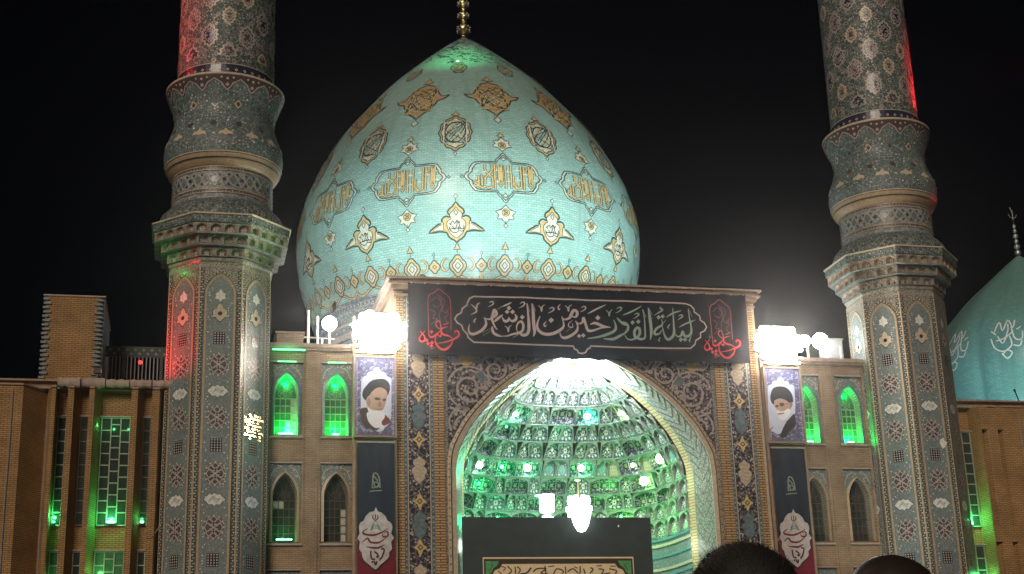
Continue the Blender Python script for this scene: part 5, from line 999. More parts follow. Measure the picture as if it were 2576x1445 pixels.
# ================================================================== brick tower, lattice fence on the roof
tw = thing('rooftop_tower', 'boxy brick tower with notched corners on the roof of the ochre hall', 'tower', (-19.8, 2.2, 14.87))
q = MB(); q.box(-.98, .98, -2.2, 2.4, 0, 3.42, 'brick_ochre'); q.build('brick_shaft', tw)
q = MB(); q.box(.98, 1.14, -2.1, 2.4, 0, 3.42, 'bluegrey_tile'); q.build('lit_side_sheet', tw); q = MB(); q.box(-1.1, 1.18, -2.24, 2.5, 3.42, 3.47, 'stone_coping'); q.build('tower_coping', tw)  # blue-grey sheet stands in for the greenish light on this side
qm = MB(); qm.box(-.11, .11, -.05, .05, 0, .085, 'bluegrey_tile'); me = qm.mesh('corner_block')
for e in (-1, 1):
    for i in range(20): put('corner_block', me, tw, (e*(.98 if i % 2 else .93), -2.22, .02+i*.17), 0, (1 if i % 2 else 1.25, 1, 1))
fe = thing('roof_fence', 'dark lattice-topped metal fence on the roof between the brick tower and the minaret', 'fence', (-17.4, 2.6, 14.87))
q = MB()
for x in (-1.45, -.55, .9, 2.2): q.box(x-.06, x+.06, -.05, .05, 0, 2.2, 'dark_metal')
q.build('posts', fe)
q = MB(); q.box(-1.5, 2.3, -.02, .02, 1.78, 2.22, 'dark_metal'); 
for i in range(24): fill(q, flatM(-.021), diam(.07), .004, 'bluegrey_tile', at=(-1.4+i*.16, 1.92 if i % 2 else 2.08))
q.build('lattice_band', fe)
qm = MB(); qm.box(-.02, .02, -.02, .02, 0, 1.8, 'grey_plastic'); me = qm.mesh('bar')
for i in range(26): put('bar', me, fe, (-1.42+i*.145, 0, 0))
q = MB(); q.lathe([(.001, -.09), (.08, -.04), (.09, .02), (.001, .09)], 10, 'lamp_red'); q.build('beacon_light', None, loc=(-17.3, 2.2, 16.35), label='small red beacon glowing behind the roof fence', category='light')
# red projectors out of the frame to the left and right wash the minarets
for x, y, z, ax, az, e, side in ((-18.75, -.40, 15.2, -15.9, 16.6, 1050, 'left'), (25.0, 1.6, 32.0, 16.2, 30.5, 7500, 'right')):
    t = thing('projector', 'red floodlight projector on the roof '+('between the brick tower and the minaret' if side == 'left' else 'of the dim hall, far right'), 'projector', (x, y, z))
    q = MB(); q.box(-.13, .13, -.1, .1, 0, .2, 'dark_metal'); q.tube([(0, 0, 0), (0, 0, 14.8-z)], .05, 'dark_metal'); q.build('housing', t)
    q = MB(); e_ = .135 if side == 'left' else -.135; q.add([(e_, -.08, .02), (e_, .08, .02), (e_, .08, .18), (e_, -.08, .18)], [(0, 1, 2, 3)], 'lamp_red'); q.build('lens', t)
    lamp('red_projector_light', 'SPOT', (x+(.22 if side == 'left' else -.4), y, z+.1), e, (1, .015, .03), .12, aim=(ax, y-(.35 if side == 'left' else 0), az), spot=76 if side == 'left' else 46, blend=.8)
lamp('red_projector_light', 'SPOT', (-25.6, -.2, 31), 3000, (1, .02, .04), .12, aim=(-16.2, -.2, 30.5), spot=46, blend=.8)
lamp('red_projector_light', 'SPOT', (25, 1.0, 24), 260, (1, .02, .04), .12, aim=(16.2, .2, 24.5), spot=34, blend=.8)
# ================================================================== floodlights on their scaffolds, portraits and hanging banners
def plate_mb(q, x0, x1, y0, y1, z0, z1, m): q.box(x0, x1, y0, y1, z0, z1, m)
for s in (-1, 1):
    side = 'brown-robed cleric' if s < 0 else 'cleric in glasses'
    px0, px1 = sorted((s*9.17, s*7.66)); y = -.84
    # scaffold mast that carries the portrait
    sc = thing('scaffold', 'slim pale metal scaffold carrying the floodlights above the portrait of the '+side, 'scaffold', (s*8.41, -.6, 0), group='scaffolds beside the portal')
    for e in (-1, 1):
        q = MB(); q.box(e*.80-.05, e*.80+.05, -.06, .06, 0, 17.7, 'cornice_tan'); q.build('upright', sc)
    for z in (16.25, 12.85, 9.0, 5.0): q = MB(); q.box(-.85, .85, -.04, .04, z-.04, z+.04, 'stone_coping'); q.build('crossbar', sc)
    for z, yo in ((16.45, -.3), (17.25, -.3)): q = MB(); q.box(-1.0, 1.0, yo-.03, yo+.03, z-.03, z+.03, 'white_paint'); q.build('lamp_rail', sc)
    # portrait panel
    p = thing('portrait_panel', 'framed portrait of a white-bearded man in black turban '+('and brown robe' if s < 0 else 'and glasses'), 'portrait', (0, 0, 0), group='portraits beside the portal')
    q = MB(); q.box(px0, px1, y+.03, y+.10, 12.92, 15.98, 'print_violet'); q.build('printed_sheet', p)
    for (a, c, z0, z1) in ((px0-.08, px0, 12.86, 16.04), (px1, px1+.08, 12.86, 16.04), (px0, px1, 12.86, 12.92), (px0, px1, 15.98, 16.04)):
        q = MB(); q.box(a, c, y-.02, y+.12, z0, z1, 'cornice_tan'); q.build('frame_bar', p)
    q = MB(); M = flatM(y+.03); RR = random.Random(21)
    for i in range(150):
        x, z = RR.uniform(px0+.04, px1-.04), RR.uniform(12.98, 15.9)
        rib(q, M, [(x+.045*cos(a*pi/3), z+.045*sin(a*pi/3)) for a in range(RR.choice((4, 5, 6)))], .022, .004, 'print_lilac')
    for e in (px0+.06, px1-.06):
        for i in range(36): fill(q, M, disc(.025, 5), .005, 'print_lilac', at=(e, 13.0+i*.08))
    q.build('printed_scrolls', p, kind='stuff')
    D = {'bg': 'print_white', 'robe': 'print_brown' if s < 0 else 'print_black', 'white': 'print_beard', 'red': 'print_maroon', 'skin': 'print_skin', 'beard': 'print_beard', 'turban': 'print_black', 'dark': 'print_brown', 'lip': 'print_lip', 'shade': 'print_shade'}
    q = MB()
    for i, (c, pts) in enumerate(ST['P']['l' if s < 0 else 'r']):
        q.flat(sm([(x/100, z/100) for x, z in pts], 3, True), y+.024-i*.0022, D[c])
    q.build('portrait', p)
    # bank of floodlights
    t = thing('floodlight_bank', 'blazing bank of warm white floodlights above the portrait of the '+side, 'floodlights', (s*8.27, -1.0, 16.98), group='floodlight banks beside the portal')
    for r_, cn in enumerate((3, 4, 4, 3)):
        for c_ in range(cn):
            x, z = (c_-(cn-1)/2)*.52, -.51+r_*.35
            q = MB(); q.box(x-.24, x+.24, -.05, .12, z-.16, z+.16, 'dark_metal'); h_ = q.build('lamp_head', t)
            q = MB(); pts = [(x+max(-.262, min(.262, .30*cos(a*pi/12+.13))), z+max(-.178, min(.178, .24*sin(a*pi/12+.13)))) for a in range(24)]; fill(q, flatM(-.055), pts, .004, 'lamp_warm'); q.build('lens', h_)
    lamp('floodlight_spill', 'POINT', (s*7.62, -1.25, 16.5), 38, (1, .66, .36), .25)  # unseen point lights added as warm spill on the brick strips and flank
    lamp('floodlight_spill', 'POINT', (s*9.3, .4, 17.6), 60, (1, .84, .66), .2)
    t = thing('strip_lamp', 'white strip lamp along the top of the portrait of the '+side, 'lamp', (s*8.41, -1.02, 16.2), group='strip lamps over the portraits')
    q = MB(); q.box(-.78, .78, -.05, .05, .02, .07, 'dark_metal'); q.build('housing', t); q = MB(); q.box(-.76, .76, -.06, .04, -.06, .02, 'lamp_white'); q.build('tube', t)
    l = lamp('strip_light', 'AREA', (s*8.41, -1.75, 16.25), 38, (.85, .9, 1), 1.0, aim=(s*8.41, -.84, 14.3)); l.data.shape = 'RECTANGLE'; l.data.size_y = .1
    # long hanging banner under the portrait
    hx0, hx1 = -9.09, -7.68
    F = lambda x: x/100 if s < 0 else (x+838.5)/100+8.385
    t = thing('hanging_banner', 'navy and crimson cloth banner with white medallion under the portrait of the '+side, 'banner', (0, 0, 0), group='cloth banners under the portraits')
    a, c = F(hx0*100), F(hx1*100); yb = -.80
    def cloth(z0, z1, m, name):
        q = MB(); nx, nz = 14, max(3, int((z1-z0)/.3)); vs = [(a+(c-a)*i/nx, yb+.018*sin(i*1.1+j*.35)+.014*sin(j*.8+i*.3), z0+(z1-z0)*j/nz) for j in range(nz+1) for i in range(nx+1)]
        q.add(vs, [(j*(nx+1)+i, j*(nx+1)+i+1, (j+1)*(nx+1)+i+1, (j+1)*(nx+1)+i) for j in range(nz) for i in range(nx)], m); q.build(name, t, True)
    cloth(8.96, 12.64, 'cloth_navy', 'navy_cloth'); cloth(4.2, 8.96, 'cloth_crimson', 'crimson_cloth')
    q = MB(); q.box(a-.02, c+.02, yb-.04, yb+.04, 12.64, 12.70, 'stone_coping'); q.build('batten', t)
    M = flatM(yb-.035); q = MB(); o = sm([(F(x), z/100) for x, z in ST['H']['outline']], 2, True); cz = (sum(p_[0] for p_ in o)/len(o), sum(p_[1] for p_ in o)/len(o))
    fill(q, M, scl(o, 1.05, cz), .001, 'cloth_navy', cz); fill(q, M, o, .006, 'cloth_white', cz)
    for col, w_, pts in ST['H']['s']:
        m_ = {'r': 'letter_maroon', 'k': 'letter_brown', 'n': 'letter_sage', 'W': 'letter_sage'}[col]; rib(q, M, sm([(F(x), z/100) for x, z in pts], 4), w_/100*1.25, .012, m_, taper=col == 'r')
    q.build('printed_medallion', t)
# ================================================================== the great black banner
def cloth_y(x, z):                              # the hung cloth: shallow folds fanning from its ties, a slow belly
    t_ = max(0, (z-16.2)/3.0); return -.70+.022*sin(x*5.85+.5*sin(z*2))*t_**2+.020*sin(x*1.3+z*2.1)+.012*sin(x*3.1-z*1.7)-.05*sin(pi*t_)
bn = thing('long_banner', 'wide black cloth banner with pale calligraphy in a scalloped frame between red emblems', 'banner')
q = MB(); nx, nz = 150, 24; x0, x1, z0, z1 = -7.08, 7.12, 16.18, 19.14
q.add([(x0+(x1-x0)*i/nx, cloth_y(x0+(x1-x0)*i/nx, z0+(z1-z0)*j/nz), z0+(z1-z0)*j/nz+.025*sin(i*.6)*(j == 0)-(.03*abs(sin(i*.36)) if j == nz else 0)) for j in range(nz+1) for i in range(nx+1)], [(j*(nx+1)+i, j*(nx+1)+i+1, (j+1)*(nx+1)+i+1, (j+1)*(nx+1)+i) for j in range(nz) for i in range(nx)], 'banner_black'); q.build('cloth', bn, True)
M = lambda u, v, h: (u, cloth_y(u, v)-.006-h*1.5, v); q = MB(); q2 = MB()
for col, w_, pts in ST['S']:
    P = [(x/100, z/100) for x, z in pts]; m_ = 'letter_green' if col == 'g' else 'letter_pink'
    if w_ == -1: fill(q, M, scl(P, .95, (sum(p_[0] for p_ in P)/4, sum(p_[1] for p_ in P)/4)), .006, m_)
    elif w_ == -2: rib(q2, M, P, .06, .003, 'letter_pink', closed=True, step=.15)
    else: rib(q, M, sm(P, 5), w_/100*1.12, .005, m_, taper=True)
q.build('calligraphy', bn); q2.build('scalloped_border', bn)
for dx, dz in ((0, 0), (11.8, -.02)):
    q = MB()
    for col, w_, pts in ST['E']:
        P = [(x/100+dx, z/100+dz) for x, z in pts]; m_ = {'r': 'letter_red', 'p': 'letter_rose', 'd': 'letter_faint'}[col]
        if w_ == -1: fill(q, M, P, .006, m_)
        else: rib(q, M, sm(P, 5), w_/100, .005, m_, taper=col == 'r')
    q.build('red_emblem', bn)
qm = MB(); qm.lathe([(.001, -.03), (.03, 0), (.001, .03)], 6, 'white_tile'); me = qm.mesh('eyelet')
for i in range(27): put('eyelet', me, bn, (-6.95+i*.537, -.76, 19.11))
# ================================================================== lamps on the wing roofs, pipes, odds and ends
def globe_lamp(x, y, z, r, label, post, e=40, pole=None):
    t = thing('globe_lamp', label, 'lamp', (x, y, z), group='white roof floodlamps'); zb = 16.66-z
    q = MB(); q.lathe([(.001, -r)]+[(r*sin(pi*i/10), -r*cos(pi*i/10)) for i in range(1, 10)]+[(.001, r)], 20, 'lamp_roof'); q.build('globe', t, True)
    q = MB(); q.tube([(post, 0, zb), (post, 0, -.1), (0, 0, -r*.6)], .05, 'white_paint'); q.build('post', t)
    lamp('globe_light', 'POINT', (x, y-.0, z+r+.12), e, (.92, 1, .95), .2)
globe_lamp(-9.95, 1.5, 17.98, .30, 'white globe floodlamp on the left wing roof in front of the dome drum', .0, 90)
globe_lamp(11.03, .8, 17.69, .34, 'larger white globe floodlamp on the right wing roof, beside the minaret', .28, 70)
globe_lamp(10.3, .8, 17.66, .26, 'smaller white globe floodlamp on the right wing roof, next to the floodlights', .12, 30)
globe_lamp(-8.4, .9, 18.2, .22, 'small round lamp poking up over the left floodlight bank', .0, 20)
t = thing('pipe_stand', 'white pipe frame standing on the left wing roof beside the dome', 'pipes', (-10.6, 2, 16.66))
for x, h_, m_ in ((-.16, 2.0, 'cream_tile'), (.22, 1.75, 'white_paint'), (.40, .8, 'white_paint')):
    q = MB(); q.tube([(x, 0, 0), (x, 0, h_)], .055 if x < .2 else .04, m_); q.build('pipe', t)
q = MB(); q.tube([(-.3, -.02, .85), (.9, -.02, .80)], .03, 'silver_metal'); q.build('cross_pipe', t)
q = MB(); q.add([(0, 0, 0), (.10, 0, .1), (.13, .02, .4), (.05, .02, .5), (-.05, .0, .3), (0, .12, 0), (.1, .12, .1), (.05, .12, .5)], [(0, 1, 2, 3, 4), (0, 5, 6, 1), (3, 7, 5, 4)], 'dark_metal'); q.build('reflector', None, loc=(-9.82, 1.3, 18.4), label='dark tilted reflector plate just above the left roof globe lamp', category='reflector')
t = thing('roof_hut', 'low dark service hut on the roof between the left minaret and the dome', 'hut', (-11.3, 5, 16.6)); q = MB(); q.box(-.55, .55, -.5, .8, 0, 1.75, 'brick_tan'); q.build('walls', t); q = MB(); q.box(-.62, .62, -.57, .87, 1.75, 1.84, 'cornice_tan'); q.build('roof', t)
t = thing('roof_cabinet', 'grey metal cabinet on the right wing roof beside the minaret', 'cabinet', (11.9, 1.6, 16.6)); q = MB(); q.box(-.4, .4, -.3, .4, 0, 1.3, 'grey_plastic'); q.build('body', t); q = MB(); q.box(-.44, .44, -.34, .44, 1.3, 1.36, 'silver_metal'); q.build('lid', t)
q = MB(); q.box(10.15, 11.95, .38, .42, 16.68, 16.74, 'white_paint'); q.box(10.2, 10.26, .37, .43, 16.74, 17.3, 'white_paint'); q.box(11.72, 11.78, .37, .43, 16.74, 17.35, 'white_paint'); q.build('lamp_rack', None, label='white pipe rack on the right wing roof under the globe lamps', category='rack')
t = thing('ball_ornament', 'small brown and white ball sitting on the portal cornice', 'ball', (-6.35, .2, 19.42)); q = MB(); q.lathe([(.001, 0)]+[(.20*sin(pi*i/8), .19-.19*cos(pi*i/8)) for i in range(1, 8)]+[(.001, .39)], 16, 'ochre_tile'); q.build('ball', t, True); q = MB(); q.lathe([(.001, .02), (.1, .08), (.11, .16), (.001, .26)], 10, 'white_tile', (.16, -.06)); q.build('cap', t, True)
q = MB(); q.tube([(19.7, 0, 14.87), (19.55, 0, 15.4), (19.5, 0, 15.55)], [.03, .03, .06], 'dark_metal'); q.build('antenna', None, label='short dark antenna rising from the parapet before the small side dome', category='antenna')
# cornice strip lamps, green
for x0, x1, z, nm in ((-12.3, -11.05, 16.38, 'above the outer left window bay'),):
    t = thing('strip_lamp', 'green strip lamp under the left wing cornice, beside the red-lit minaret', 'lamp', (0, 0, 0)); q = MB(); q.box(x0, x1, -.16, -.10, z, z+.035, 'lamp_green'); q.build('tube', t); lamp('strip_light', 'POINT', (-11.7, -.3, z), 3.5, (.1, 1, .3), .1)
for x in (-11.73, -9.8): 
    q = MB(); q.box(x-.35, x+.35, -.08, -.055, 15.925, 15.955, 'lamp_green'); q.build('strip_lamp', None, label='green strip lamp on the ledge over the upper window '+('nearest the red-lit minaret' if x < -11 else 'beside the brown-robed portrait'), category='lamp')
# ================================================================== inside the arch: chandelier, urn lamp, hanging bulbs, black board
t = thing('chandelier', 'large glowing white urn-shaped hanging lamp with small glass cups, hung in the arch', 'chandelier', (-.22, .2, 0))
sh = [(.001, 9.12), (.10, 9.14), (.19, 9.28), (.20, 9.36), (.27, 9.42), (.37, 9.65), (.44, 9.95), (.47, 10.22), (.52, 10.25), (.52, 10.38), (.47, 10.40), (.1, 10.46)]
q = MB(); q.lathe(sh, 28, 'lamp_globe'); q.build('glass_bowl', t, True)
for i in range(7):
    a = 2*pi*i/7+.3; q = MB(); cx, cy = .34*sin(a), -.34*cos(a); q.lathe([(.001, 10.44), (.09, 10.46), (.13, 10.62), (.10, 10.76), (.08, 10.8)], 12, 'lamp_bulb', (cx, cy)); q.build('glass_cup', t, True)
q = MB(); q.tube([(0, 0, 10.4), (0, 0, 11.5)], .03, 'gold_metal'); q.lathe([(.03, 11.4), (.13, 11.45), (.13, 11.5), (.03, 11.52)], 12, 'cream_tile'); q.build('stem', t)
q = MB(); q.tube([(0, 0, 11.5), (.2, .5, 16.2)], .012, 'dark_metal', 4); q.build('chain', t)
for z in (11.75, 12.1, 12.55, 14.3, 15.0):
    q = MB(); q.lathe([(.001, z-.05), (.06, z), (.001, z+.05)], 8, 'silver_metal', (.2*(z-11.5)/4.7, .5*(z-11.5)/4.7)); q.build('chain_bead', t, True)
q = MB(); q.lathe([(.22, 16.22), (.20, 16.30), (.08, 16.38), (.02, 16.4)], 16, 'gold_metal', (.2, .5)); q.build('ceiling_rose', t)
lamp('chandelier_light', 'POINT', (-.22, -.55, 9.9), 16, (.85, 1, .92), .3); lamp('chandelier_light', 'POINT', (-.22, 1.1, 11.2), 12, (.75, 1, .85), .2)
t = thing('urn_lamp', 'glowing white urn lamp standing behind the black board, left of the chandelier', 'lamp', (-1.42, .6, 0))
q = MB(); q.lathe([(.001, 10.22), (.27, 10.25), (.29, 10.35), (.29, 10.8), (.31, 10.86), (.31, 10.92), (.001, 10.95)], 22, 'lamp_globe'); q.build('glass_bowl', t, True)
q = MB(); q.lathe([(.32, 9.98), (.12, 10.12), (.1, 10.22)], 18, 'lamp_bulb'); q.build('foot', t, True)
q = MB(); q.tube([(-.3, 0, 10.9), (-.45, 0, 10.88)], .03, 'lamp_bulb'); q.build('handle', t); lamp('urn_light', 'POINT', (-1.42, 1.6, 10.8), 22, (.12, 1, .5), .2)
BL = [(-1.96, 2.85, 14.92, 34, 'lamp_bulb', (.05, 1, .40), .10, 'in the upper left tier of the vault'), (1.31, 3.34, 14.77, 60, 'lamp_cyan', (.03, 1, .62), .16, 'high in the middle of the vault'), (2.36, 2.7, 14.82, 50, 'lamp_lime', (.45, 1, .15), .14, 'high on the right of the vault, glowing lime'),
      (-3.25, 4.3, 13.19, 46, 'lamp_bulb', (.0, 1, .22), .15, 'at the far left of the vault'), (-.93, 5.16, 13.01, 46, 'lamp_bulb', (.0, 1, .30), .15, 'left of the chandelier chain'), (1.13, 5.1, 13.05, 50, 'lamp_bulb', (.0, 1, .30), .14, 'right behind the chandelier chain'),
      (4.30, 3.1, 13.01, 110, 'lamp_lime', (.08, 1, .25), .22, 'brightest, at the right of the vault'), (3.86, 4.9, 12.14, 60, 'lamp_lime', (.12, 1, .10), .20, 'low on the right of the vault'), (-3.6, 4.6, 12.3, 40, 'lamp_green', (.0, 1, .2), .06, 'low at the left of the vault'), (3.21, 4.6, 12.94, 3, 'lamp_white', (1, 1, 1), .09, 'small and white in a dark hollow'),
      (-2.44, 4.7, 13.22, 30, 'lamp_cyan', (.0, 1, .25), .07, 'small, between the two left bulbs'), (-2.3, 3.5, 14.3, 26, 'lamp_green', (.0, 1, .4), .05, 'small, on a ledge under the upper left tier'), (-4.2, 3.4, 10.9, 40, 'lamp_green', (.0, 1, .25), .06, 'at the lower left, just above the black board'), (-1.0, 5.6, 10.6, 60, 'lamp_cyan', (.05, 1, .5), .06, 'behind the urn lamp'), (3.3, 4.9, 10.9, 40, 'lamp_green', (.15, 1, .1), .06, 'at the lower right, just above the black board')]
BMAP = {0: 0, 1: 1, 2: 2, 3: 3, 4: 4, 5: 5, 6: 6, 7: 7, 8: 11, 9: 8, 10: 9, 12: 12, 14: 13}
for bi, (x, y_, z, e, m_, col, r, wh) in enumerate(BL):
    if LAMP_AT.get(BMAP.get(bi, -1)): x, y_, z = LAMP_AT[BMAP[bi]]
    t = thing('niche_bulb', 'glowing bulb '+wh, 'bulb', (x, y_, z), group='green bulbs in the muqarnas vault')
    q = MB(); q.lathe([(.001, -r)]+[(r*sin(pi*i/8), -r*cos(pi*i/8)) for i in range(1, 8)]+[(.001, r)], 14, m_); q.build('glass', t, True)
    q = MB(); q.tube([(0, 0, -r*.9), (0, .12, -r*2.2)], .025, 'dark_metal'); q.build('socket', t)
    lamp('bulb_light', 'POINT', (x+.02, y_-.03-r, z-.10), e*.50, col, .05)
for x, y_, z, e, col in ((-3.6, 3.6, 11.1, 60, (.0, 1, .28)), (-2.2, 4.6, 10.6, 60, (.0, 1, .32)), (.2, 5.0, 10.7, 46, (.05, 1, .38)), (2.6, 4.6, 11.0, 70, (.12, 1, .16)), (4.0, 3.2, 10.7, 46, (.15, 1, .2)), (0, 3.9, 13.9, 14, (.1, 1, .5)), (-2.6, 3.0, 12.4, 30, (.0, 1, .3)), (3.6, 2.8, 12.3, 36, (.1, 1, .2))): lamp('niche_green_fill', 'POINT', (x, y_, z), e, col, .15)  # unseen points added as green ambient light in the niche
t = thing('apex_floodlight', 'strong white floodlight bar hidden behind the long banner at the top of the arch', 'floodlight', (0, .1, 16.42))
q = MB(); q.box(-.9, .9, -.07, .07, .0, .1, 'dark_metal'); q.build('housing', t); q = MB(); q.box(-.88, .88, -.06, .06, -.05, 0, 'lamp_apex'); q.build('diffuser', t)
for x in (-1.1, 0, 1.1): lamp('apex_light', 'POINT', (x, .35, 16.0-abs(x)*.28), 460, (.84, .97, 1), .2)
lamp('apex_light', 'POINT', (0, 1.3, 15.85), 420, (.82, .96, 1), .2)
for sx in (-1, 1):                              # lights tucked behind the lower jambs of the arch
    lamp('jamb_light', 'POINT', (sx*4.3, .9, 9.0), 22, (.85, 1, .9), .3); lamp('jamb_light', 'POINT', (sx*4.2, .9, 11.5), 9, (.7, 1, .75), .3)
t = thing('black_board', 'tall dark cloth-covered stage board in the arch, carrying a cream inscription panel', 'board', (-1.165, -.02, 0))
q = MB(); q.box(-3.79, 3.79, 0, .12, 2, 9.95, 'board_dark'); q.build('board', t); q = MB(); q.lathe([(.001, -.05), (.045, 0), (.001, .05)], 8, 'white_tile'); q.build('white_knob', t, True, loc=(2.45, -.05, 9.6))
t = thing('inscription_panel', 'cream panel with brown calligraphy and green corner pieces on the black board', 'panel', (0, 0, 0))
q = MB(); q.box(-4.23, 1.83, -.10, -.03, 4.5, 8.42, 'board_black'); q.build('backing', t)
M = flatM(-.10); q = MB(); rib(q, M, [(-4.19, 4.54), (-4.19, 8.37), (1.79, 8.37), (1.79, 4.54)], .075, .006, 'board_cream', closed=True); q.build('gold_border', t)
q = MB(); o = [(-4.0, 4.8), (-4.0, 7.62), (-3.85, 7.72), (-3.75, 7.9), (-3.55, 7.98), (-3.45, 8.14), (1.05, 8.14), (1.15, 7.98), (1.35, 7.9), (1.45, 7.72), (1.6, 7.62), (1.6, 4.8)]; q.flat(o, -.106, 'board_cream'); q.build('cream_sheet', t)
for e in (0, 1):
    cx = -4.0 if e == 0 else 1.6; d = 1 if e == 0 else -1
    q = MB(); q.flat([(cx-d*.1, 8.25), (cx+d*.42, 8.25), (cx+d*.36, 8.1), (cx+d*.2, 7.98), (cx+d*.12, 7.82), (cx-d*.02, 7.72), (cx-d*.1, 7.7)], -.109, 'board_green'); rib(q, M, [(cx, 8.15), (cx+d*.2, 8.1), (cx+d*.05, 7.9)], .03, .012, 'outline_tile'); q.build('corner_piece', t)
q = MB()
for col, w_, pts in ST['T']: rib(q, M, [(x/100, z/100) for x, z in sm([tuple(p_) for p_ in pts], 4)], w_/100*1.2, .014, 'board_black')
for i in range(22):
    x = -3.5+i*.24; rib(q, M, sm([(x, 7.5), (x+.06, 7.3), (x+.2, 7.25), (x+.22, 7.45)], 3), .05, .014, 'board_black')
q.build('calligraphy', t)
# ================================================================== dome floodlights standing on the roof, out of view behind the portal
for x, y_, z, e, ax, ay, az, sp, nm in ((-10.4, 4.6, 17.3, 7600, -4, 14, 33, 62, 'left'), (10.8, 4.6, 17.3, 8600, 4, 14, 33, 62, 'right'), (-3.0, 1.2, 19.9, 5200, -1.5, 13, 34, 80, 'middle'), (3.6, 1.2, 19.9, 4200, 2.5, 13, 34, 80, 'inner right'), (-16, 14, 16.5, 3000, -7, 20, 30, 70, 'far left'), (17, 14, 16.5, 4200, 7, 20, 30, 70, 'far right')):
    t = thing('dome_floodlight', 'cool white floodlight on the roof aimed at the dome, '+nm+' of the row', 'floodlight', (x, y_, z), group='floodlights aimed at the dome')
    q = MB(); q.box(-.22, .22, -.15, .15, -.3, .1, 'dark_metal'); q.tube([(0, 0, -.3), (0, 0, 16.6-z if z < 18.5 else -.35)], .04, 'dark_metal'); q.build('housing', t)
    q = MB(); q.add([(-.2, -.13, .105), (.2, -.13, .105), (.2, .13, .105), (-.2, .13, .105)], [(0, 1, 2, 3)], 'lamp_white'); q.build('lens', t)
    lamp('dome_light', 'SPOT', (x, y_+.1, z+.25), e, (.80, 1, .97), .25, aim=(ax, ay, az), spot=sp, blend=.7)
t = thing('crown_lamp', 'green lamp near the tip of the great dome, its bulb doubling as the crown highlight', 'lamp', (-1.2, 17.9, 38.35))
q = MB(); q.lathe([(.001, -.08), (.08, -.03), (.09, .03), (.001, .1)], 12, 'lamp_bulb'); q.build('glass', t, True); q = MB(); q.tube([(0, .3, 0), (0, 1.2, .1)], .03, 'dark_metal'); q.build('bracket', t)  # glowing bulb put in as the bright spot on the green crown
lamp('crown_light', 'SPOT', (-2.2, 13.5, 41.5), 1300, (.15, 1, .35), .12, aim=(-.9, 19.5, 38.3), spot=50, blend=1)
lamp('drum_light', 'POINT', (-10.5, 9, 20.5), 260, (1, .96, .9), .3)
lamp('side_dome_light', 'SPOT', (22.5, 9, 14.9), 3600, (.40, .85, 1), .4, aim=(29, 15, 20.5), spot=80, blend=.8); lamp('side_dome_light', 'SPOT', (31, 9, 15.2), 1500, (.65, 1, .75), .4, aim=(33, 15, 23), spot=100, blend=.8)
# green point lights at the left brackets; spots added to brighten both minarets
lamp('bracket_light', 'POINT', (-12.6, -3.2, 19.2), 12, (.05, 1, .2), .05); lamp('bracket_light', 'POINT', (-16.9, -1.2, 19.4), 10, (.1, 1, .2), .05); lamp('bracket_light', 'POINT', (-12.3, -2.2, 20.0), 10, (.05, 1, .2), .05)
lamp('minaret_fill_light', 'SPOT', (-6.0, -6.0, 3.0), 1300, (.72, 1, .92), .3, aim=(-13.4, 0, 18), spot=50, blend=.8)
lamp('minaret_fill_light', 'SPOT', (6.5, -7.0, 3.0), 1300, (.86, 1, .93), .3, aim=(13.6, 0, 14), spot=50, blend=.8)
lamp('minaret_fill_light', 'SPOT', (7.5, 5.0, 18.5), 1500, (.85, 1, .95), .3, aim=(13.6, 0, 21), spot=90, blend=.8)
q = MB(); RR = random.Random(2); pts = [(.16*cos(a*pi/5)*RR.uniform(.5, 1.2), .22*sin(a*pi/5)*RR.uniform(.6, 1.2)) for a in range(10)]
q.prism(pts, 0, .03, 'white_tile'); q.build('cloth_scrap', None, loc=(14.75, -1.86, 12.75), label='torn white scrap stuck on the right-hand minaret', category='scrap')
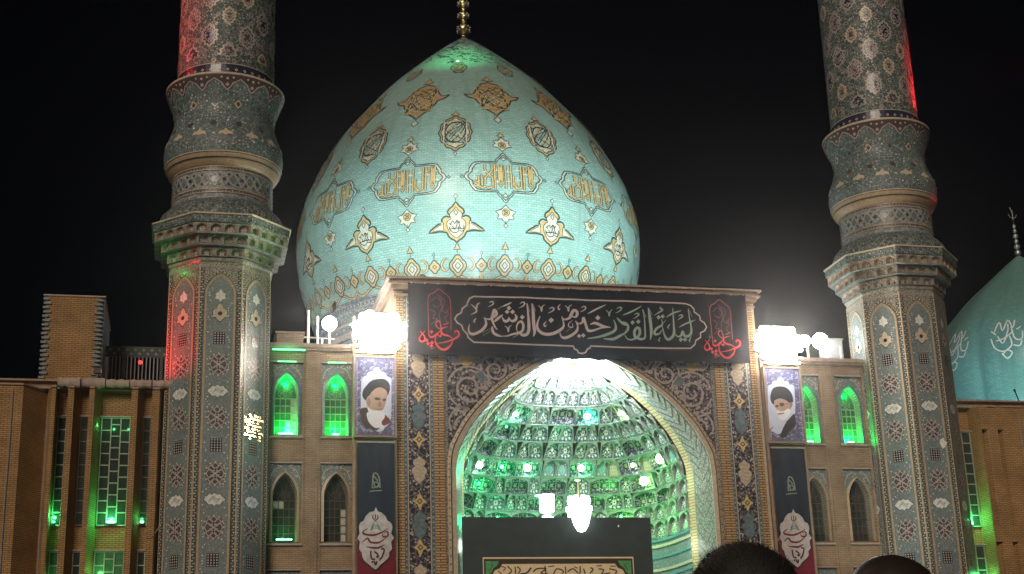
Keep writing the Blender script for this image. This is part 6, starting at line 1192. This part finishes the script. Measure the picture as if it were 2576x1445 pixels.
# ================================================================== two people standing in front of the camera
def person(x, y, H, turn, label, hair, shirt, bald=0):
    t = thing('person', label, 'person', (x, y, 0), radians(turn))
    k = H/1.80
    V = [(0, 0, .98, .13), (0, .0, 1.12, .135), (0, -.01, 1.30, .15), (0, -.01, 1.44, .11), (0, .0, 1.50, .062), (0, .005, 1.56, .058), (0, .01, 1.63, .078), (0, .012, 1.70, .082), (0, .01, 1.755, .055),
         (.17, 0, 1.42, .062), (.23, .0, 1.38, .056), (.27, .0, 1.12, .042), (.26, .08, .90, .034), (.26, .12, .82, .036), (-.17, 0, 1.42, .062), (-.23, 0, 1.38, .056), (-.27, 0, 1.12, .042), (-.26, .08, .90, .034), (-.26, .12, .82, .036),
         (.10, 0, .88, .10), (.11, .0, .50, .065), (.11, -.02, .10, .045), (.11, .0, .045, .042), (.12, .16, .035, .032), (-.10, 0, .88, .10), (-.11, 0, .50, .065), (-.11, -.02, .10, .045), (-.11, 0, .045, .042), (-.12, .16, .035, .032)]
    E_ = [(0, 1), (1, 2), (2, 3), (3, 4), (4, 5), (5, 6), (6, 7), (7, 8), (3, 9), (9, 10), (10, 11), (11, 12), (12, 13), (3, 14), (14, 15), (15, 16), (16, 17), (17, 18), (0, 19), (19, 20), (20, 21), (21, 22), (22, 23), (0, 24), (24, 25), (25, 26), (26, 27), (27, 28)]
    for hb, e in ((13, 1), (18, -1)):           # fingers and thumb
        for j in range(4):
            a = V[hb]; b0 = len(V); xx = a[0]+e*0+(-.03+.02*j)*.9*.3; yy = a[1]+(-.03+j*.02); ln = (.07, .08, .075, .06)[j]
            V += [(a[0], yy, a[2]-.05, .010), (a[0]-e*.008, yy+.004, a[2]-.05-ln*.6, .009), (a[0]-e*.025, yy+.004, a[2]-.05-ln, .008)]; E_ += [(hb, b0), (b0, b0+1), (b0+1, b0+2)]
        a = V[hb]; b0 = len(V); V += [(a[0]-e*.02, a[1]+.04, a[2]-.02, .011), (a[0]-e*.03, a[1]+.055, a[2]-.06, .010)]; E_ += [(hb, b0), (b0, b0+1)]
    me = bpy.data.meshes.new('body'); me.from_pydata([(v[0]*k, v[1]*k, v[2]*k) for v in V], E_, []); o = bpy.data.objects.new('body', me); COL.objects.link(o)
    m = o.modifiers.new('skin', 'SKIN'); m.use_smooth_shade = True; m2 = o.modifiers.new('sub', 'SUBSURF'); m2.levels = m2.render_levels = 2
    for i, v in enumerate(V):
        sv = me.skin_vertices[0].data[i]; rx = v[3]*k; wide = 1.35 if i in (0, 1, 2) else (1.25 if i == 3 else 1); sv.radius = (rx*wide, rx*(.85 if i < 4 else 1)); sv.use_root = i == 0
    dg = bpy.context.evaluated_depsgraph_get(); ev = o.evaluated_get(dg); nm = bpy.data.meshes.new_from_object(ev); bpy.data.objects.remove(o)
    nm.name = 'body'; nm.materials.clear()
    for n_ in ('skin', shirt, 'trousers', 'hair_black'): nm.materials.append(MATS[n_])
    for p_ in nm.polygons:
        c = p_.center; z = c.z/k; hand = z < .87 and abs(c.x/k) > .2 and z > .6
        p_.material_index = 0 if z > 1.5 or hand else (1 if z > .95 else (2 if z > .09 else 3)); p_.use_smooth = True
    b_ = put('body', nm, t)
    # face, ears
    hc = Vector((0, .012*k, 1.70*k))
    for e in (-1, 1):
        q = MB(); q.lathe([(.001, -.032*k), (.016*k, -.02*k), (.018*k, 0), (.014*k, .022*k), (.001, .034*k)], 10, 'skin'); put('ear', q.mesh('ear', True), t, (e*.083*k, .005*k, 1.665*k), (radians(-12), 0, 0), (.6, 1.1, 1))
        q = MB(); q.lathe([(.001, -.012), (.012, 0), (.001, .012)], 10, 'white_tile'); put('eye', q.mesh('eye', True), t, (e*.030*k, .079*k, 1.685*k))
    q = MB(); q.add([(-.012*k, .080*k, 1.69*k), (.012*k, .080*k, 1.69*k), (.019*k, .084*k, 1.645*k), (-.019*k, .084*k, 1.645*k), (0, .112*k, 1.652*k)], [(0, 1, 4), (1, 2, 4), (2, 3, 4), (3, 0, 4)], 'skin'); q.build('nose', t)
    q = MB(); q.box(-.024*k, .024*k, .078*k, .088*k, 1.612*k, 1.622*k, 'pink_tile'); q.build('mouth', t)
    # skull cap of hair with a fuzzy edge
    q = MB(); RR = random.Random(int(H*100)); N1, N2 = 26, 34; vs = []
    rx, ry, rz = .101*k, .114*k, .100*k; c0 = Vector((0, -.004*k, 1.706*k)); hum = RR.uniform(0, 9)
    def hp(th, ph, ex=0):
        b__ = 1+(.022*sin(2*ph+hum)+.014*sin(5*th+3*ph))*sin(th); return Vector((c0.x+rx*b__*(1+ex)*sin(th)*sin(ph), c0.y-ry*b__*(1+ex)*sin(th)*cos(ph), c0.z+rz*b__*(1+ex)*cos(th)))
    def lim(ph): return 2.15 if cos(ph) > -.1 else (1.15+.7*(1+cos(ph)) if cos(ph) < -.1 else 2)
    for i in range(N1+1):
        for j in range(N2): ph = 2*pi*j/N2; vs.append(hp(lim(ph)*i/N1, ph))
    q.add(vs, [(i*N2+j, i*N2+(j+1) % N2, (i+1)*N2+(j+1) % N2, (i+1)*N2+j) for i in range(N1) for j in range(N2)], hair)
    if True:
        for i in range(9000 if not bald else 7000):
            ph = RR.uniform(0, 2*pi); th = lim(ph)*sqrt(RR.random()); p0 = hp(th, ph, -.02); dr = (p0-c0).normalized(); sd_ = Vector((RR.gauss(0, 1), RR.gauss(0, 1), RR.gauss(0, 1)))
            d = (dr*.35+sd_*.6).normalized(); ln = RR.uniform(.006, .015) if not bald else RR.uniform(.003, .006); w_ = d.cross(Vector((RR.random(), RR.random(), 1))).normalized()*.0007
            q.add([p0-w_, p0+w_, p0+d*ln], [(0, 1, 2)], hair)
    q.build('hair', t, True); return t
person(-14.545, -52.40, 1.845, 12, 'person with thick dark curly hair seen from behind, head just under the portal', 'hair_black', 'shirt_dark')
person(-14.05, -52.02, 1.870, -6, 'person with close-cropped shiny dark hair at the foot of the right-hand minaret', 'hair_brown', 'shirt_blue', 1)
lamp('head_rim_light', 'POINT', (-15.0, -51.2, 3.2), 9, (1, .75, .55), .1)  # unseen rim light added so the hair shows

# ================================================================== thin haze volume added to give the floodlights their halos
hm = bpy.data.materials.new('haze'); hm.use_nodes = True; t = hm.node_tree; t.nodes.clear()
v = t.nodes.new('ShaderNodeVolumePrincipled'); v.inputs['Density'].default_value = .00024; v.inputs['Color'].default_value = (.90, .92, 1, 1); v.inputs['Anisotropy'].default_value = .92
o_ = t.nodes.new('ShaderNodeOutputMaterial'); t.links.new(v.outputs[0], o_.inputs['Volume']); MATS['haze'] = hm
q = MB(); q.box(-60, 60, -62, 60, -1, 48, 'haze'); q.build('haze', kind='stuff')

for lb, x, y_, zz in (('thin grey conduit running down the blank left pier of the ochre hall', -21.6, -1.24, (2, 14.3)), ('thin grey conduit beside the first bright pilaster of the ochre hall', -20.42, -.5, (2, 13.9)), ('thin dark conduit running down the dim hall beyond its green window', 18.9, -.99, (2, 14.2))):
    q = MB(); q.tube([(x+.01*sin(i*1.7), y_, zz[0]+(zz[1]-zz[0])*i/10) for i in range(11)], .022, 'grey_plastic', 5); q.build('conduit', None, label=lb, category='conduit')
